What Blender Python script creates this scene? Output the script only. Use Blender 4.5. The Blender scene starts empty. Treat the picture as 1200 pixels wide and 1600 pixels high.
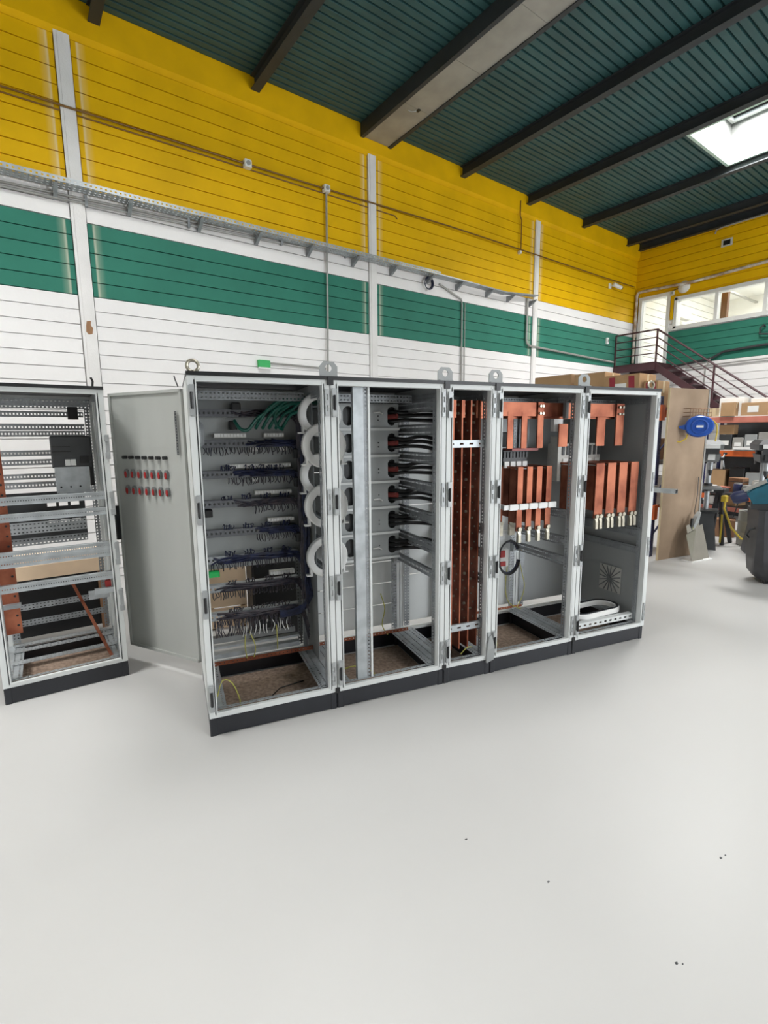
import bpy, math, random
from mathutils import Vector, Matrix
from mathutils.geometry import tessellate_polygon
random.seed(7)
S = bpy.context.scene
COL = S.collection
PI = math.pi

# ------------------------------------------------------------------ camera
YAW, PITCH, ROLL, CAMH, FPX = 0.63547, -0.15453, -0.00917, 1.7878, 775.27
cd = bpy.data.cameras.new('camera'); cam = bpy.data.objects.new('camera', cd); COL.objects.link(cam)
fwd = Vector((math.sin(YAW)*math.cos(PITCH), math.cos(YAW)*math.cos(PITCH), math.sin(PITCH)))
rgt = Vector((math.cos(YAW), -math.sin(YAW), 0)); upv = rgt.cross(fwd)
r2 = math.cos(ROLL)*rgt + math.sin(ROLL)*upv; u2 = -math.sin(ROLL)*rgt + math.cos(ROLL)*upv
mw = Matrix(((r2.x, u2.x, -fwd.x, 0), (r2.y, u2.y, -fwd.y, 0), (r2.z, u2.z, -fwd.z, CAMH), (0, 0, 0, 1)))
cam.matrix_world = mw
cd.sensor_fit = 'VERTICAL'; cd.sensor_height = 36.0; cd.sensor_width = 27.0
cd.lens = FPX/1600*36.0; cd.clip_start = 0.05; cd.clip_end = 200
S.camera = cam

# ------------------------------------------------------------------ world, lights, exposure
w = bpy.data.worlds.new('world'); S.world = w; w.use_nodes = True
bg = w.node_tree.nodes['Background']; bg.inputs[0].default_value = (0.86, 0.93, 1.0, 1); bg.inputs[1].default_value = 3.0
S.view_settings.view_transform = 'Standard'; S.view_settings.look = 'None'
S.view_settings.exposure = 0.18; S.view_settings.gamma = 1.0; S.view_settings.use_curve_mapping = False

# hall: X runs along the striped wall towards the far wall, Y towards the striped wall
XB, XF, YB, YW, ZR = -7.0, 13.48, -9.0, 7.084, 6.56
SKYLIGHTS_WITH_ADDED = [(9.2, 10.78, 2.2, 4.14), (1.35, 2.9, 2.4, 4.34), (-2.6, -1.0, 2.2, 4.14),
             (-6.4, -4.8, 2.2, 4.14), (1.35, 2.9, -6.4, -4.4), (9.2, 10.78, -6.4, -4.4), (5.55, 6.85, -3.4, -1.4), (1.35, 2.9, -2.6, -1.0)]  # only the first is in view; the rest are added to brighten the hall
SKY_W = 330.0
def area_light(name, loc, rot, sx, sy, power, col=(1, 1, 1)):
    l = bpy.data.lights.new(name, 'AREA'); l.shape = 'RECTANGLE'; l.size = sx; l.size_y = sy; l.energy = power; l.color = col
    o = bpy.data.objects.new(name, l); COL.objects.link(o); o.location = loc; o.rotation_euler = rot
    return o
for (a, b, c, d), k in zip(SKYLIGHTS_WITH_ADDED, (1.5, .56, .9, .8, .6, .9, .4, .32)):
    area_light('seen_or_added_skylight_light', ((a+b)/2, (c+d)/2, 7.12), (0, 0, 0), b-a-.3, d-c-.3, SKY_W*k, (1.0, 0.985, 0.97))  # lamps under all but the first skylight are added fill
# fill light at an added, unseen loading door behind the photographer
area_light('added_door_fill', (7.5, YB+.05, 2.4), (PI/2, 0, 0), 6.4, 4.4, 380, (0.97, 0.985, 1.0))

# ------------------------------------------------------------------ materials
def lin(c):
    return tuple(((x/255)/12.92 if x/255 <= 0.04045 else ((x/255+0.055)/1.055)**2.4) for x in c)
def mat(name, rgb, rough=0.5, metal=0.0, var=0.0, scale=8.0, bump=0.0, bscale=60.0, rgb2=None, rough_var=0.0, emis=0.0, stretch=None, spec=None):
    m = bpy.data.materials.new(name); m.use_nodes = True
    nt = m.node_tree; bs = nt.nodes['Principled BSDF']
    c = lin(rgb); bs.inputs['Base Color'].default_value = (*c, 1); bs.inputs['Roughness'].default_value = rough; bs.inputs['Metallic'].default_value = metal
    if spec is not None: bs.inputs['Specular IOR Level'].default_value = spec
    if emis: bs.inputs['Emission Color'].default_value = (*c, 1); bs.inputs['Emission Strength'].default_value = emis
    if var or rgb2 or bump or rough_var:
        tc = nt.nodes.new('ShaderNodeTexCoord'); src = tc.outputs['Object']
        if stretch:
            mp = nt.nodes.new('ShaderNodeMapping'); mp.inputs['Scale'].default_value = stretch; nt.links.new(src, mp.inputs[0]); src = mp.outputs[0]
        n = nt.nodes.new('ShaderNodeTexNoise'); n.inputs['Scale'].default_value = scale; n.inputs['Detail'].default_value = 6; nt.links.new(src, n.inputs['Vector'])
        if var or rgb2:
            r = nt.nodes.new('ShaderNodeValToRGB'); nt.links.new(n.outputs['Fac'], r.inputs[0])
            c2 = lin(rgb2) if rgb2 else tuple(x*(1-var) for x in c)
            r.color_ramp.elements[0].position = 0.35; r.color_ramp.elements[1].position = 0.65
            r.color_ramp.elements[0].color = (*c2, 1); r.color_ramp.elements[1].color = (*c, 1)
            nt.links.new(r.outputs[0], bs.inputs['Base Color'])
        if rough_var:
            mr = nt.nodes.new('ShaderNodeMapRange'); mr.inputs[3].default_value = rough-rough_var; mr.inputs[4].default_value = rough+rough_var
            nt.links.new(n.outputs['Fac'], mr.inputs[0]); nt.links.new(mr.outputs[0], bs.inputs['Roughness'])
        if bump:
            n2 = nt.nodes.new('ShaderNodeTexNoise'); n2.inputs['Scale'].default_value = bscale; nt.links.new(src, n2.inputs['Vector'])
            b = nt.nodes.new('ShaderNodeBump'); b.inputs['Strength'].default_value = bump; b.inputs['Distance'].default_value = 0.01
            nt.links.new(n2.outputs['Fac'], b.inputs['Height']); nt.links.new(b.outputs[0], bs.inputs['Normal'])
    return m
PIL = [0.861, 5.032, 9.304]
def wall_mat(name, rgb, var=0.12):
    m = mat(name, rgb, 0.6, var=var, scale=1.7, spec=.2, bump=0.1, bscale=20)
    nt = m.node_tree; bs = nt.nodes['Principled BSDF']; L = nt.links
    geo = nt.nodes.new('ShaderNodeNewGeometry'); sp = nt.nodes.new('ShaderNodeSeparateXYZ'); L.new(geo.outputs['Position'], sp.inputs[0])
    best = None
    for p in PIL:   # white overspray beside each painted column
        s = nt.nodes.new('ShaderNodeMath'); s.operation = 'SUBTRACT'; s.inputs[1].default_value = p; L.new(sp.outputs[0], s.inputs[0])
        a = nt.nodes.new('ShaderNodeMath'); a.operation = 'ABSOLUTE'; L.new(s.outputs[0], a.inputs[0])
        if best is None: best = a
        else:
            mn = nt.nodes.new('ShaderNodeMath'); mn.operation = 'MINIMUM'; L.new(best.outputs[0], mn.inputs[0]); L.new(a.outputs[0], mn.inputs[1]); best = mn
    mu = nt.nodes.new('ShaderNodeMath'); mu.operation = 'MULTIPLY'; mu.inputs[1].default_value = 2.0; L.new(best.outputs[0], mu.inputs[0])
    rp = nt.nodes.new('ShaderNodeValToRGB'); L.new(mu.outputs[0], rp.inputs[0]); e = rp.color_ramp.elements
    e[0].position = 0.26; e[0].color = (0, 0, 0, 1); e[1].position = 0.29; e[1].color = (.5, .5, .5, 1)
    k = e.new(0.34); k.color = (.16, .16, .16, 1); k = e.new(0.46); k.color = (0, 0, 0, 1)
    old = bs.inputs['Base Color'].links[0].from_socket
    mx = nt.nodes.new('ShaderNodeMix'); mx.data_type = 'RGBA'; L.new(rp.outputs[0], mx.inputs['Factor']); L.new(old, mx.inputs[6]); mx.inputs[7].default_value = (*lin((235, 228, 205)), 1)
    L.new(mx.outputs[2], bs.inputs['Base Color'])
    return m
M = {}
M['wyellow'] = wall_mat('yellow wall paint', (234, 184, 0))
M['wyellow2'] = mat('plain yellow header paint', (234, 184, 0), 0.6, var=0.14, scale=1.7, spec=.2, bump=0.1, bscale=20)
M['wgreen'] = wall_mat('green wall paint', (52, 122, 104))
M['wwhite'] = mat('white wall paint', (236, 234, 233), 0.6, var=0.04, scale=1.5, bump=0.1, bscale=20)
M['colwhite'] = mat('white column paint', (232, 230, 228), 0.55, var=0.08, scale=3, bump=0.15)
M['floor'] = mat('pale grey epoxy floor', (177, 176, 174), 0.42, var=0.035, scale=0.9, rough_var=0.06, bump=0.02, bscale=25)
M['roof'] = mat('dark green roof sheet', (47, 86, 87), 0.5, var=0.25, scale=2)
M['beam'] = mat('dark grey painted steel beam', (46, 51, 55), 0.55, var=0.2, scale=3)
M['casing'] = mat('aged galvanised casing', (168, 166, 158), 0.55, 0.3, var=0.25, scale=2.2)
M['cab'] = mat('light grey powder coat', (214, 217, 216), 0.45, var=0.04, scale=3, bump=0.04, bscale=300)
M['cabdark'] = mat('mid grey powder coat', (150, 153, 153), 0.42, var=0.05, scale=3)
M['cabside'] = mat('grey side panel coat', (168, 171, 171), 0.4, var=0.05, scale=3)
M['inner'] = mat('grey inner sheet', (158, 162, 162), 0.35, 0.15, var=0.08, scale=2)
M['doorin'] = mat('grey inner door sheet', (176, 178, 174), 0.33, 0.1, var=0.06, scale=1.6, stretch=(3, 3, .5))
M['galv'] = mat('galvanised steel', (182, 187, 190), 0.4, 0.45, var=0.22, scale=14, rough_var=0.08)
M['galvdark'] = mat('dull zinc rail', (158, 162, 165), 0.45, 0.4, var=0.25, scale=14)
M['plinth'] = mat('anthracite plinth', (36, 38, 44), 0.45, var=0.2, scale=4, bump=0.05)
M['black'] = mat('black plastic', (22, 23, 25), 0.4, var=0.2, scale=10)
M['gasket'] = mat('dark gasket', (60, 63, 66), 0.6, var=0.2)
M['zinc'] = mat('bright zinc hinge', (168, 171, 172), 0.4, 0.3, var=0.1)
M['copper'] = mat('copper bar', (172, 106, 80), 0.45, 0.7, rgb2=(118, 62, 44), scale=6, rough_var=0.1)
M['lug'] = mat('tinned lug', (172, 166, 150), 0.3, 0.7, var=0.15)
M['curb'] = mat('pale green curb paint', (188, 212, 198), 0.5, var=0.08)
M['liner'] = mat('dull shaft lining', (92, 94, 92), 0.55, var=0.25, scale=12)
M['white'] = mat('white plastic', (232, 232, 230), 0.4, var=0.04)
M['ivory'] = mat('ivory terminal plastic', (205, 204, 198), 0.45, var=0.1, scale=40)
M['duct'] = mat('grey slotted duct', (96, 98, 102), 0.5, var=0.1)
M['wblue'] = mat('dark blue wire', (34, 42, 76), 0.45, rgb2=(20, 23, 42), scale=25)
M['wblack'] = mat('black cable', (20, 20, 22), 0.4, var=0.2)
M['wgreenc'] = mat('green cable', (20, 92, 78), 0.4, var=0.2)
M['wyg'] = mat('yellow green earth wire', (190, 186, 96), 0.45, var=0.2, scale=30)
M['wmix'] = mat('mixed dark wires', (70, 62, 66), 0.45, rgb2=(28, 30, 46), scale=30)
M['red'] = mat('red plastic', (170, 34, 34), 0.4, var=0.1)
M['redsleeve'] = mat('red brown sleeve', (140, 60, 56), 0.45, var=0.15)
M['brownfloor'] = mat('speckled brown board', (172, 150, 132), 0.75, rgb2=(132, 112, 98), scale=38, bump=0.2)  # brown concrete floor inside the plinths
M['card'] = mat('brown cardboard', (176, 142, 104), 0.8, var=0.12, scale=4, bump=0.05)
M['cardpanel'] = mat('brown fibreboard', (174, 150, 126), 0.7, rgb2=(146, 124, 102), scale=1.6)
M['tape'] = mat('pale tape', (205, 185, 150), 0.5, var=0.05)
M['label'] = mat('white paper label', (230, 230, 228), 0.6, var=0.05)
M['crimson'] = mat('crimson print', (150, 40, 56), 0.6, var=0.1)
M['stair'] = mat('dark maroon steel paint', (74, 42, 48), 0.5, var=0.25, scale=5)
M['frame'] = mat('white window frame', (226, 226, 224), 0.45, var=0.04)
M['orange'] = mat('orange rack beam', (214, 100, 42), 0.45, var=0.2, scale=6)
M['rackblue'] = mat('navy rack upright', (38, 46, 92), 0.45, var=0.25, scale=6)
M['blue'] = mat('blue reel plastic', (32, 82, 172), 0.38, var=0.1)
M['yellow'] = mat('yellow hose', (214, 186, 56), 0.45, var=0.1)
M['mgrey'] = mat('machine grey', (122, 124, 124), 0.45, var=0.15)
M['mdark'] = mat('machine dark grey', (58, 60, 62), 0.45, var=0.2)
M['teal'] = mat('teal machine paint', (18, 92, 112), 0.5, var=0.25, scale=8)
M['navy'] = mat('navy knob', (40, 48, 82), 0.4, var=0.15)
M['bin'] = mat('charcoal bin plastic', (66, 66, 70), 0.5, rgb2=(50, 50, 54), scale=5, bump=0.05)
M['wood'] = mat('worn timber', (150, 112, 82), 0.7, rgb2=(112, 78, 54), scale=6, stretch=(1, 1, .15))
M['steelbright'] = mat('bright steel sheet', (150, 146, 136), 0.25, 0.95, var=0.1)
M['exitgreen'] = mat('green sign face', (30, 170, 84), 0.4, var=0.08)
M['conduit'] = mat('grey conduit', (165, 164, 160), 0.45, 0.3, var=0.1)
M['cableyel'] = mat('ochre painted cable', (126, 88, 22), 0.5, var=0.2)
M['pipewhite'] = mat('flaking white pipe', (222, 218, 210), 0.5, rgb2=(160, 128, 96), scale=5)
M['pink'] = mat('faded red shelf edge', (196, 120, 104), 0.5, var=0.15)
M['brownwear'] = mat('bare brown patch', (150, 112, 80), 0.8, var=0.2)
M['lampglow'] = mat('lit lamp diffuser', (255, 250, 240), 0.4, emis=9.0)
M['officewall'] = mat('white office wall', (232, 231, 226), 0.6, var=0.03, scale=2)
M['tan'] = mat('pale plywood', (240, 212, 180), 0.65, var=0.12, scale=5)
def glass_mat():
    m = bpy.data.materials.new('clear glazing'); m.use_nodes = True; nt = m.node_tree; nt.nodes.clear()
    o = nt.nodes.new('ShaderNodeOutputMaterial'); t = nt.nodes.new('ShaderNodeBsdfTransparent'); g = nt.nodes.new('ShaderNodeBsdfGlossy'); g.inputs['Roughness'].default_value = 0.03
    t.inputs[0].default_value = (.95, .97, .97, 1)
    f = nt.nodes.new('ShaderNodeFresnel'); f.inputs[0].default_value = 1.3; x = nt.nodes.new('ShaderNodeMixShader')
    nt.links.new(f.outputs[0], x.inputs[0]); nt.links.new(t.outputs[0], x.inputs[1]); nt.links.new(g.outputs[0], x.inputs[2]); nt.links.new(x.outputs[0], o.inputs[0])
    return m
M['glass'] = glass_mat()

# ------------------------------------------------------------------ mesh builder
class MB:
    def __init__(s): s.v = []; s.f = []
    def box(s, x0, x1, y0, y1, z0, z1):
        b = len(s.v); s.v += [(x0,y0,z0),(x1,y0,z0),(x1,y1,z0),(x0,y1,z0),(x0,y0,z1),(x1,y0,z1),(x1,y1,z1),(x0,y1,z1)]
        s.f += [(b,b+3,b+2,b+1),(b+4,b+5,b+6,b+7),(b,b+1,b+5,b+4),(b+1,b+2,b+6,b+5),(b+2,b+3,b+7,b+6),(b+3,b,b+4,b+7)]; return s
    def cbox(s, x0, x1, y0, y1, z0, z1, c=.006):
        """box with chamfered vertical edges and a chamfered top"""
        p = [(x0+c,y0),(x1-c,y0),(x1,y0+c),(x1,y1-c),(x1-c,y1),(x0+c,y1),(x0,y1-c),(x0,y0+c)]
        q = [(x0+2*c,y0+c),(x1-2*c,y0+c),(x1-c,y0+2*c),(x1-c,y1-2*c),(x1-2*c,y1-c),(x0+2*c,y1-c),(x0+c,y1-2*c),(x0+c,y0+2*c)]
        return s.loft([[(a,b,z0) for a,b in p],[(a,b,z1-c) for a,b in p],[(a,b,z1) for a,b in q]])
    def loft(s, rings, closed=True, caps=True):
        b = len(s.v); n = len(rings[0])
        for r in rings: s.v += [tuple(p) for p in r]
        for i in range(len(rings)-1):
            for j in range(n if closed else n-1):
                k = (j+1) % n; s.f.append((b+i*n+j, b+i*n+k, b+(i+1)*n+k, b+(i+1)*n+j))
        if caps:
            s.f.append(tuple(b+j for j in reversed(range(n)))); s.f.append(tuple(b+(len(rings)-1)*n+j for j in range(n)))
        return s
    def tube(s, pts, r, n=6, caps=True):
        pts = [Vector(p) for p in pts]; rings = []; prev = None
        for i, p in enumerate(pts):
            t = (pts[min(i+1,len(pts)-1)]-pts[max(i-1,0)])
            t = t.normalized() if t.length > 1e-9 else Vector((0,0,1))
            if prev is None:
                a = Vector((0,0,1)) if abs(t.z) < .9 else Vector((1,0,0)); prev = t.cross(a).normalized()
            prev = (prev - t*prev.dot(t)); prev = prev.normalized() if prev.length > 1e-6 else t.orthogonal().normalized()
            q = t.cross(prev); rr = r[i] if isinstance(r,(list,tuple)) else r
            rings.append([p+prev*math.cos(2*PI*k/n)*rr+q*math.sin(2*PI*k/n)*rr for k in range(n)])
        return s.loft(rings, True, caps)
    def cyl(s, a, b, r, n=12, r2=None): return s.tube([a, b], [r, r if r2 is None else r2], n)
    def bar(s, a, b, wx, wy):
        """rectangular bar between two points"""
        a = Vector(a); b = Vector(b); t = (b-a).normalized(); h = Vector((0,0,1)) if abs(t.z) < .95 else Vector((1,0,0))
        p = t.cross(h).normalized(); q = p.cross(t)
        return s.loft([[c+p*i*wx/2+q*j*wy/2 for i,j in ((-1,-1),(1,-1),(1,1),(-1,1))] for c in (a,b)])
    def lathe(s, prof, c=(0,0,0), axis='z', n=20):
        """closed profile of (radius, height) swept round an axis"""
        b = len(s.v); m = len(prof)
        for k in range(n):
            a = 2*PI*k/n; ca, sa = math.cos(a), math.sin(a)
            for r, h in prof:
                p = {'z':(r*ca,r*sa,h),'y':(r*ca,h,r*sa),'x':(h,r*ca,r*sa)}[axis]; s.v.append((c[0]+p[0],c[1]+p[1],c[2]+p[2]))
        for k in range(n):
            k2 = (k+1) % n
            for j in range(m):
                j2 = (j+1) % m; s.f.append((b+k*m+j, b+k2*m+j, b+k2*m+j2, b+k*m+j2))
        return s
    def plate(s, outer, holes, to3, th):
        """flat plate with holes; to3(a,b,t) maps plate coordinates to 3-D"""
        polys = [outer]+holes; tri = tessellate_polygon([[Vector((a,b,0)) for a,b in p] for p in polys])
        flat = [q for p in polys for q in p]; n = len(flat); b = len(s.v)
        s.v += [tuple(to3(a,c,0)) for a,c in flat]+[tuple(to3(a,c,th)) for a,c in flat]
        for t in tri: s.f.append((b+t[0],b+t[1],b+t[2])); s.f.append((b+n+t[2],b+n+t[1],b+n+t[0]))
        o = 0
        for p in polys:
            m = len(p)
            for j in range(m): k = (j+1) % m; s.f.append((b+o+j,b+o+k,b+n+o+k,b+n+o+j))
            o += m
        return s
    def perf(s, org, along, across, L, W, rows=1, pitch=.025, slot=.6, fill=.5, th=.002):
        """thin steel strip with real punched slots"""
        fill *= .8; slot *= .85
        o = Vector(org); a = Vector(along).normalized(); c = Vector(across).normalized(); nrm = a.cross(c)
        def bx(a0,a1,c0,c1):
            b = len(s.v)
            for t in (0,th):
                for (x,y) in ((a0,c0),(a1,c0),(a1,c1),(a0,c1)): s.v.append(tuple(o+a*x+c*y+nrm*t))
            s.f.extend([(b,b+3,b+2,b+1),(b+4,b+5,b+6,b+7),(b,b+1,b+5,b+4),(b+1,b+2,b+6,b+5),(b+2,b+3,b+7,b+6),(b+3,b,b+4,b+7)])
        rh = W/rows; sh = rh*fill; n = max(1,int(L/pitch)); pt = L/n; sl = pt*slot
        bx(0,L,0,(rh-sh)/2)
        for r in range(rows):
            z0 = r*rh+(rh-sh)/2; z1 = z0+sh
            for i in range(n+1):
                x0 = 0 if i == 0 else i*pt-(pt-sl)/2; x1 = L if i == n else i*pt+(pt-sl)/2
                bx(x0,x1,z0,z1)
            bx(0,L,z1,(r+1)*rh+(rh-sh)/2 if r < rows-1 else W)
        return s
    def mesh(s, name, m, smooth=False):
        me = bpy.data.meshes.new(name); me.from_pydata(s.v, [], s.f); me.update()
        if m: me.materials.append(M[m])
        if smooth:
            for p in me.polygons: p.use_smooth = True
            try: me.set_sharp_from_angle(angle=math.radians(40))
            except Exception: pass
        return me
    def build(s, name, m, parent=None, smooth=False, kind=None, base=False):
        if base:   # put the origin at the base of a thing that is one mesh
            xs = [p[0] for p in s.v]; ys = [p[1] for p in s.v]; zs = [p[2] for p in s.v]
            c = ((min(xs)+max(xs))/2, (min(ys)+max(ys))/2, min(zs)); s.v = [(p[0]-c[0],p[1]-c[1],p[2]-c[2]) for p in s.v]
        o = bpy.data.objects.new(name, s.mesh(name, m, smooth)); COL.objects.link(o)
        if base: o.location = c
        if parent: o.parent = parent
        if kind: o['kind'] = kind
        return o
def inst(name, me, parent, loc=(0,0,0), rz=0, scale=None):
    o = bpy.data.objects.new(name, me); COL.objects.link(o); o.parent = parent; o.location = loc; o.rotation_euler = (0,0,rz)
    if scale: o.scale = scale
    return o
def tag(o, label, cat, group=None):
    o['label'] = label; o['category'] = cat
    if group: o['group'] = group
    return o
def thing(name, label, cat, loc=(0,0,0), rz=0, group=None):
    o = bpy.data.objects.new(name, None); COL.objects.link(o); o.location = loc; o.rotation_euler = (0,0,rz); o.empty_display_size = .1
    return tag(o, label, cat, group)
def struct(name, loc=(0,0,0)):
    o = bpy.data.objects.new(name, None); COL.objects.link(o); o.location = loc; o['kind'] = 'structure'; return o
def B(*a): return MB().box(*a)

# ------------------------------------------------------------------ floor
fl = B(XB, XF+.3, YB-.3, YW+.3, -.2, 0).build('floor', 'floor', kind='structure')
for (x, y, r) in ((1.45,1.37,.010),(1.56,1.02,.007),(2.24,.65,.009),(2.27,.645,.005),(1.64,.57,.008),(1.655,.556,.004)):
    pts = [(x+r*random.uniform(.6,1.2)*math.cos(k*PI/3), y+r*random.uniform(.4,.8)*math.sin(k*PI/3)) for k in range(6)]
    MB().loft([[(a,b,0) for a,b in pts],[(x+(a-x)*.6,y+(b-y)*.6,.0025) for a,b in pts]]).build('paint_flake', 'mdark', fl)

# ------------------------------------------------------------------ striped wall and far wall, course by course
ZG0, ZG1, ZY, ZL = 3.447, 4.266, 4.620, 6.163
levels = [ZG0-.167*k for k in range(20,-1,-1)] + [ZG0+(ZG1-ZG0)/5*k for k in range(1,6)] + [(ZG1+ZY)/2, ZY] + [ZY+(ZL-ZY)/9*k for k in range(1,10)]
levels = [0.0] + [z for z in levels if z > .02]
def band(z): return 'wwhite' if z < ZG0 else 'wgreen' if z < ZG1 else 'wwhite' if z < ZY else 'wyellow'
def backing(parent, fn):
    for z0, z1, m in ((0,ZG0,'wwhite'),(ZG0,ZG1,'wgreen'),(ZG1,ZY,'wwhite'),(ZY,ZR,'wyellow')): fn(z0,z1).build('wall_backing', m, parent)
wl = struct('wall_left')
backing(wl, lambda a,b: B(XB, XF+.3, YW+.03, YW+.3, a, b))
edges = [XB, -3.31] + PIL + [XF]
for i in range(len(edges)-1):
    x0, x1 = edges[i]+(.085 if i else 0), edges[i+1]-(.085 if i < len(edges)-2 else 0)
    for z0, z1 in zip(levels[:-1], levels[1:]):
        MB().box(x0, x1, YW-random.uniform(0,.003), YW+.04, z0+.0055, z1-.0055).build('block_course', band((z0+z1)/2), wl)
# header band above the ledge with its sloped underside
hb = MB(); hb.loft([[(x,YW,ZL),(x,YW-.05,ZL+.05),(x,YW-.05,ZR),(x,YW+.04,ZR),(x,YW+.04,ZL)] for x in (XB,XF)]); hb.build('header_band', 'wyellow2', wl)
for k, p in enumerate([-3.31]+PIL):
    t = MB().box(p-.075, p+.075, YW-.025, YW+.05, 0, ZL+.04); t.box(p-.045,p+.045,YW-.034,YW,0,ZL+.02)
    t.build('trim_%d' % (k+1), 'colwhite', kind='structure')
MB().plate([(.825,3.03),(.85,3.0),(.89,3.01),(.90,3.08),(.88,3.11),(.885,3.16),(.84,3.15),(.83,3.1)], [], lambda a,b,t:(a,YW-.0345-t,b), .001).build('worn_patch','brownwear',bpy.data.objects['trim_2'])
# far wall with door and window openings
DY0, DY1, DZ0, DZ1 = 6.22, 6.94, 3.5, 5.2
WY0, WY1, WZ0, WZ1 = 2.3, 6.08, 4.32, 5.05
wf = struct('wall_far')
def far_boxes(x0, x1, z0, z1):
    """boxes of one course of the far wall, cut round the openings"""
    segs = [(YB, YW)]
    for (a,b,c,d) in ((DY0,DY1,DZ0,DZ1),(WY0,WY1,WZ0,WZ1)):
        if z1 > c+.02 and z0 < d-.02:
            segs = [q for s0,s1 in segs for q in ((s0,min(s1,a)),(max(s0,b),s1)) if q[1]-q[0] > .01]
    return segs
zs = [0, ZG0, DZ0, ZG1, WZ0, ZY, WZ1, DZ1, ZR]
for z0, z1 in zip(zs[:-1], zs[1:]):
    for s0, s1 in far_boxes(0,0,z0,z1): B(XF+.03, XF+.22, s0, s1, z0, z1).build('wall_backing', band((z0+z1)/2), wf)
lv = levels + [ZL+.19, ZR]
for z0, z1 in zip(lv[:-1], lv[1:]):
    for s0, s1 in far_boxes(0,0,z0,z1): B(XF-random.uniform(0,.003), XF+.035, s0, s1, z0+.0055, z1-.0055).build('block_course', band((z0+z1)/2), wf)
# walls behind the photographer, with the added door opening
wb = MB(); wb.box(XB-.2,XF+.3,YB-.25,YB,4.7,ZR).box(XB-.2,4.2,YB-.25,YB,0,4.7).box(10.8,XF+.3,YB-.25,YB,0,4.7); wb.build('wall_back','wwhite',kind='structure')
B(XB-.25,XB,YB-.25,YW+.3,0,ZR).build('wall_right','wwhite',kind='structure')

# ------------------------------------------------------------------ roof: ribbed sheets, beams, one seen skylight and the added ones
ce = struct('ceiling')
BX = [-4.6, -2.7, -.75, 1.19, 3.09, 7.03, 8.91, 10.87, 12.82]
EB = [XB] + BX[:5] + [5.08] + BX[5:] + [XF+.2]
def ribbed(x0, x1, y0, y1):
    T = .11; prof = [(y0, ZR)]; k = math.floor((y0-YB)/T)
    while YB+k*T < y1:
        for dy, dz in ((0,0),(.078,0),(.086,.036),(.102,.036)):
            if y0 < YB+k*T+dy < y1: prof.append((YB+k*T+dy, ZR+dz))
        k += 1
    prof.append((y1, ZR))
    m = MB(); m.loft([[(x,a,b) for a,b in prof] for x in (x0,x1)], closed=False, caps=False); return m
for x0, x1 in zip(EB[:-1], EB[1:]):
    cuts = sorted([(c,d) for (a,b,c,d) in SKYLIGHTS_WITH_ADDED if a >= x0-.2 and b <= x1+.2])
    y = YB
    for c, d in cuts + [(YW+.1, None)]:
        ribbed(x0, x1, y, c).build('roof_sheet', 'roof', ce); 
        if d is not None:
            s = [q for q in SKYLIGHTS_WITH_ADDED if q[2] == c and q[3] == d and q[0] >= x0-.2 and q[1] <= x1+.2][0]
            if s[0]-x0 > .02: ribbed(x0, s[0], c, d).build('roof_sheet','roof',ce)
            if x1-s[1] > .02: ribbed(s[1], x1, c, d).build('roof_sheet','roof',ce)
        y = d
for x in BX + [XF-.06]:
    b = MB(); b.box(x-.06,x+.06,YB,YW+.02,6.385,6.398).box(x-.004,x+.004,YB,YW+.02,6.398,6.545).box(x-.06,x+.06,YB,YW+.02,6.545,6.556)
    o = b.build('ceiling_beam','beam',kind='structure')
cb = MB(); cb.box(4.80,4.86,YB,YW-.055,6.36,6.555).box(5.33,5.39,YB,YW-.055,6.36,6.555); main = cb.build('ceiling_beam','beam',kind='structure')
y = YW-.06
while y > YB:
    y2 = max(YB, y-1.0); c = MB().box(4.86,5.33,y2+.004,y,6.375,6.40); c.build('casing_panel','casing',main); y = y2
MB().tube([(5.0,6.12,6.372),(5.05,6.1,6.355),(5.09,6.07,6.36),(5.13,6.05,6.372)],.006,6).build('hook','zinc',main)
MB().box(5.11,5.15,6.01,6.07,6.362,6.376).build('clip','black',main)
for i, (a,b,c,d) in enumerate(SKYLIGHTS_WITH_ADDED):  # every opening after the first is an added, unseen skylight
    f = struct('window_%d' % (i+10), ((a+b)/2,(c+d)/2,ZR)); hx, hy = (b-a)/2, (d-c)/2
    def ring(m, x, y, t, z0, z1): m.box(-x,x,-y,-y+t,z0,z1).box(-x,x,y-t,y,z0,z1).box(-x,-x+t,-y+t,y-t,z0,z1).box(x-t,x,-y+t,y-t,z0,z1); return m
    ring(MB(),hx+.03,hy+.03,.05,-.07,0.04).build('curb_trim','curb',f)
    ring(MB(),hx+.01,hy+.01,.02,.0,.62).build('shaft_liner','liner',f)
    g = ring(MB(),hx,hy,.06,.6,.66); g.box(-.02,.02,-hy,hy,.6,.66).box(-hx,hx,-.02,.02,.6,.66); g.build('glazing_bar','frame',f)
    B(-hx,hx,-hy,hy,.625,.632).build('pane','glass',f)

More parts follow.
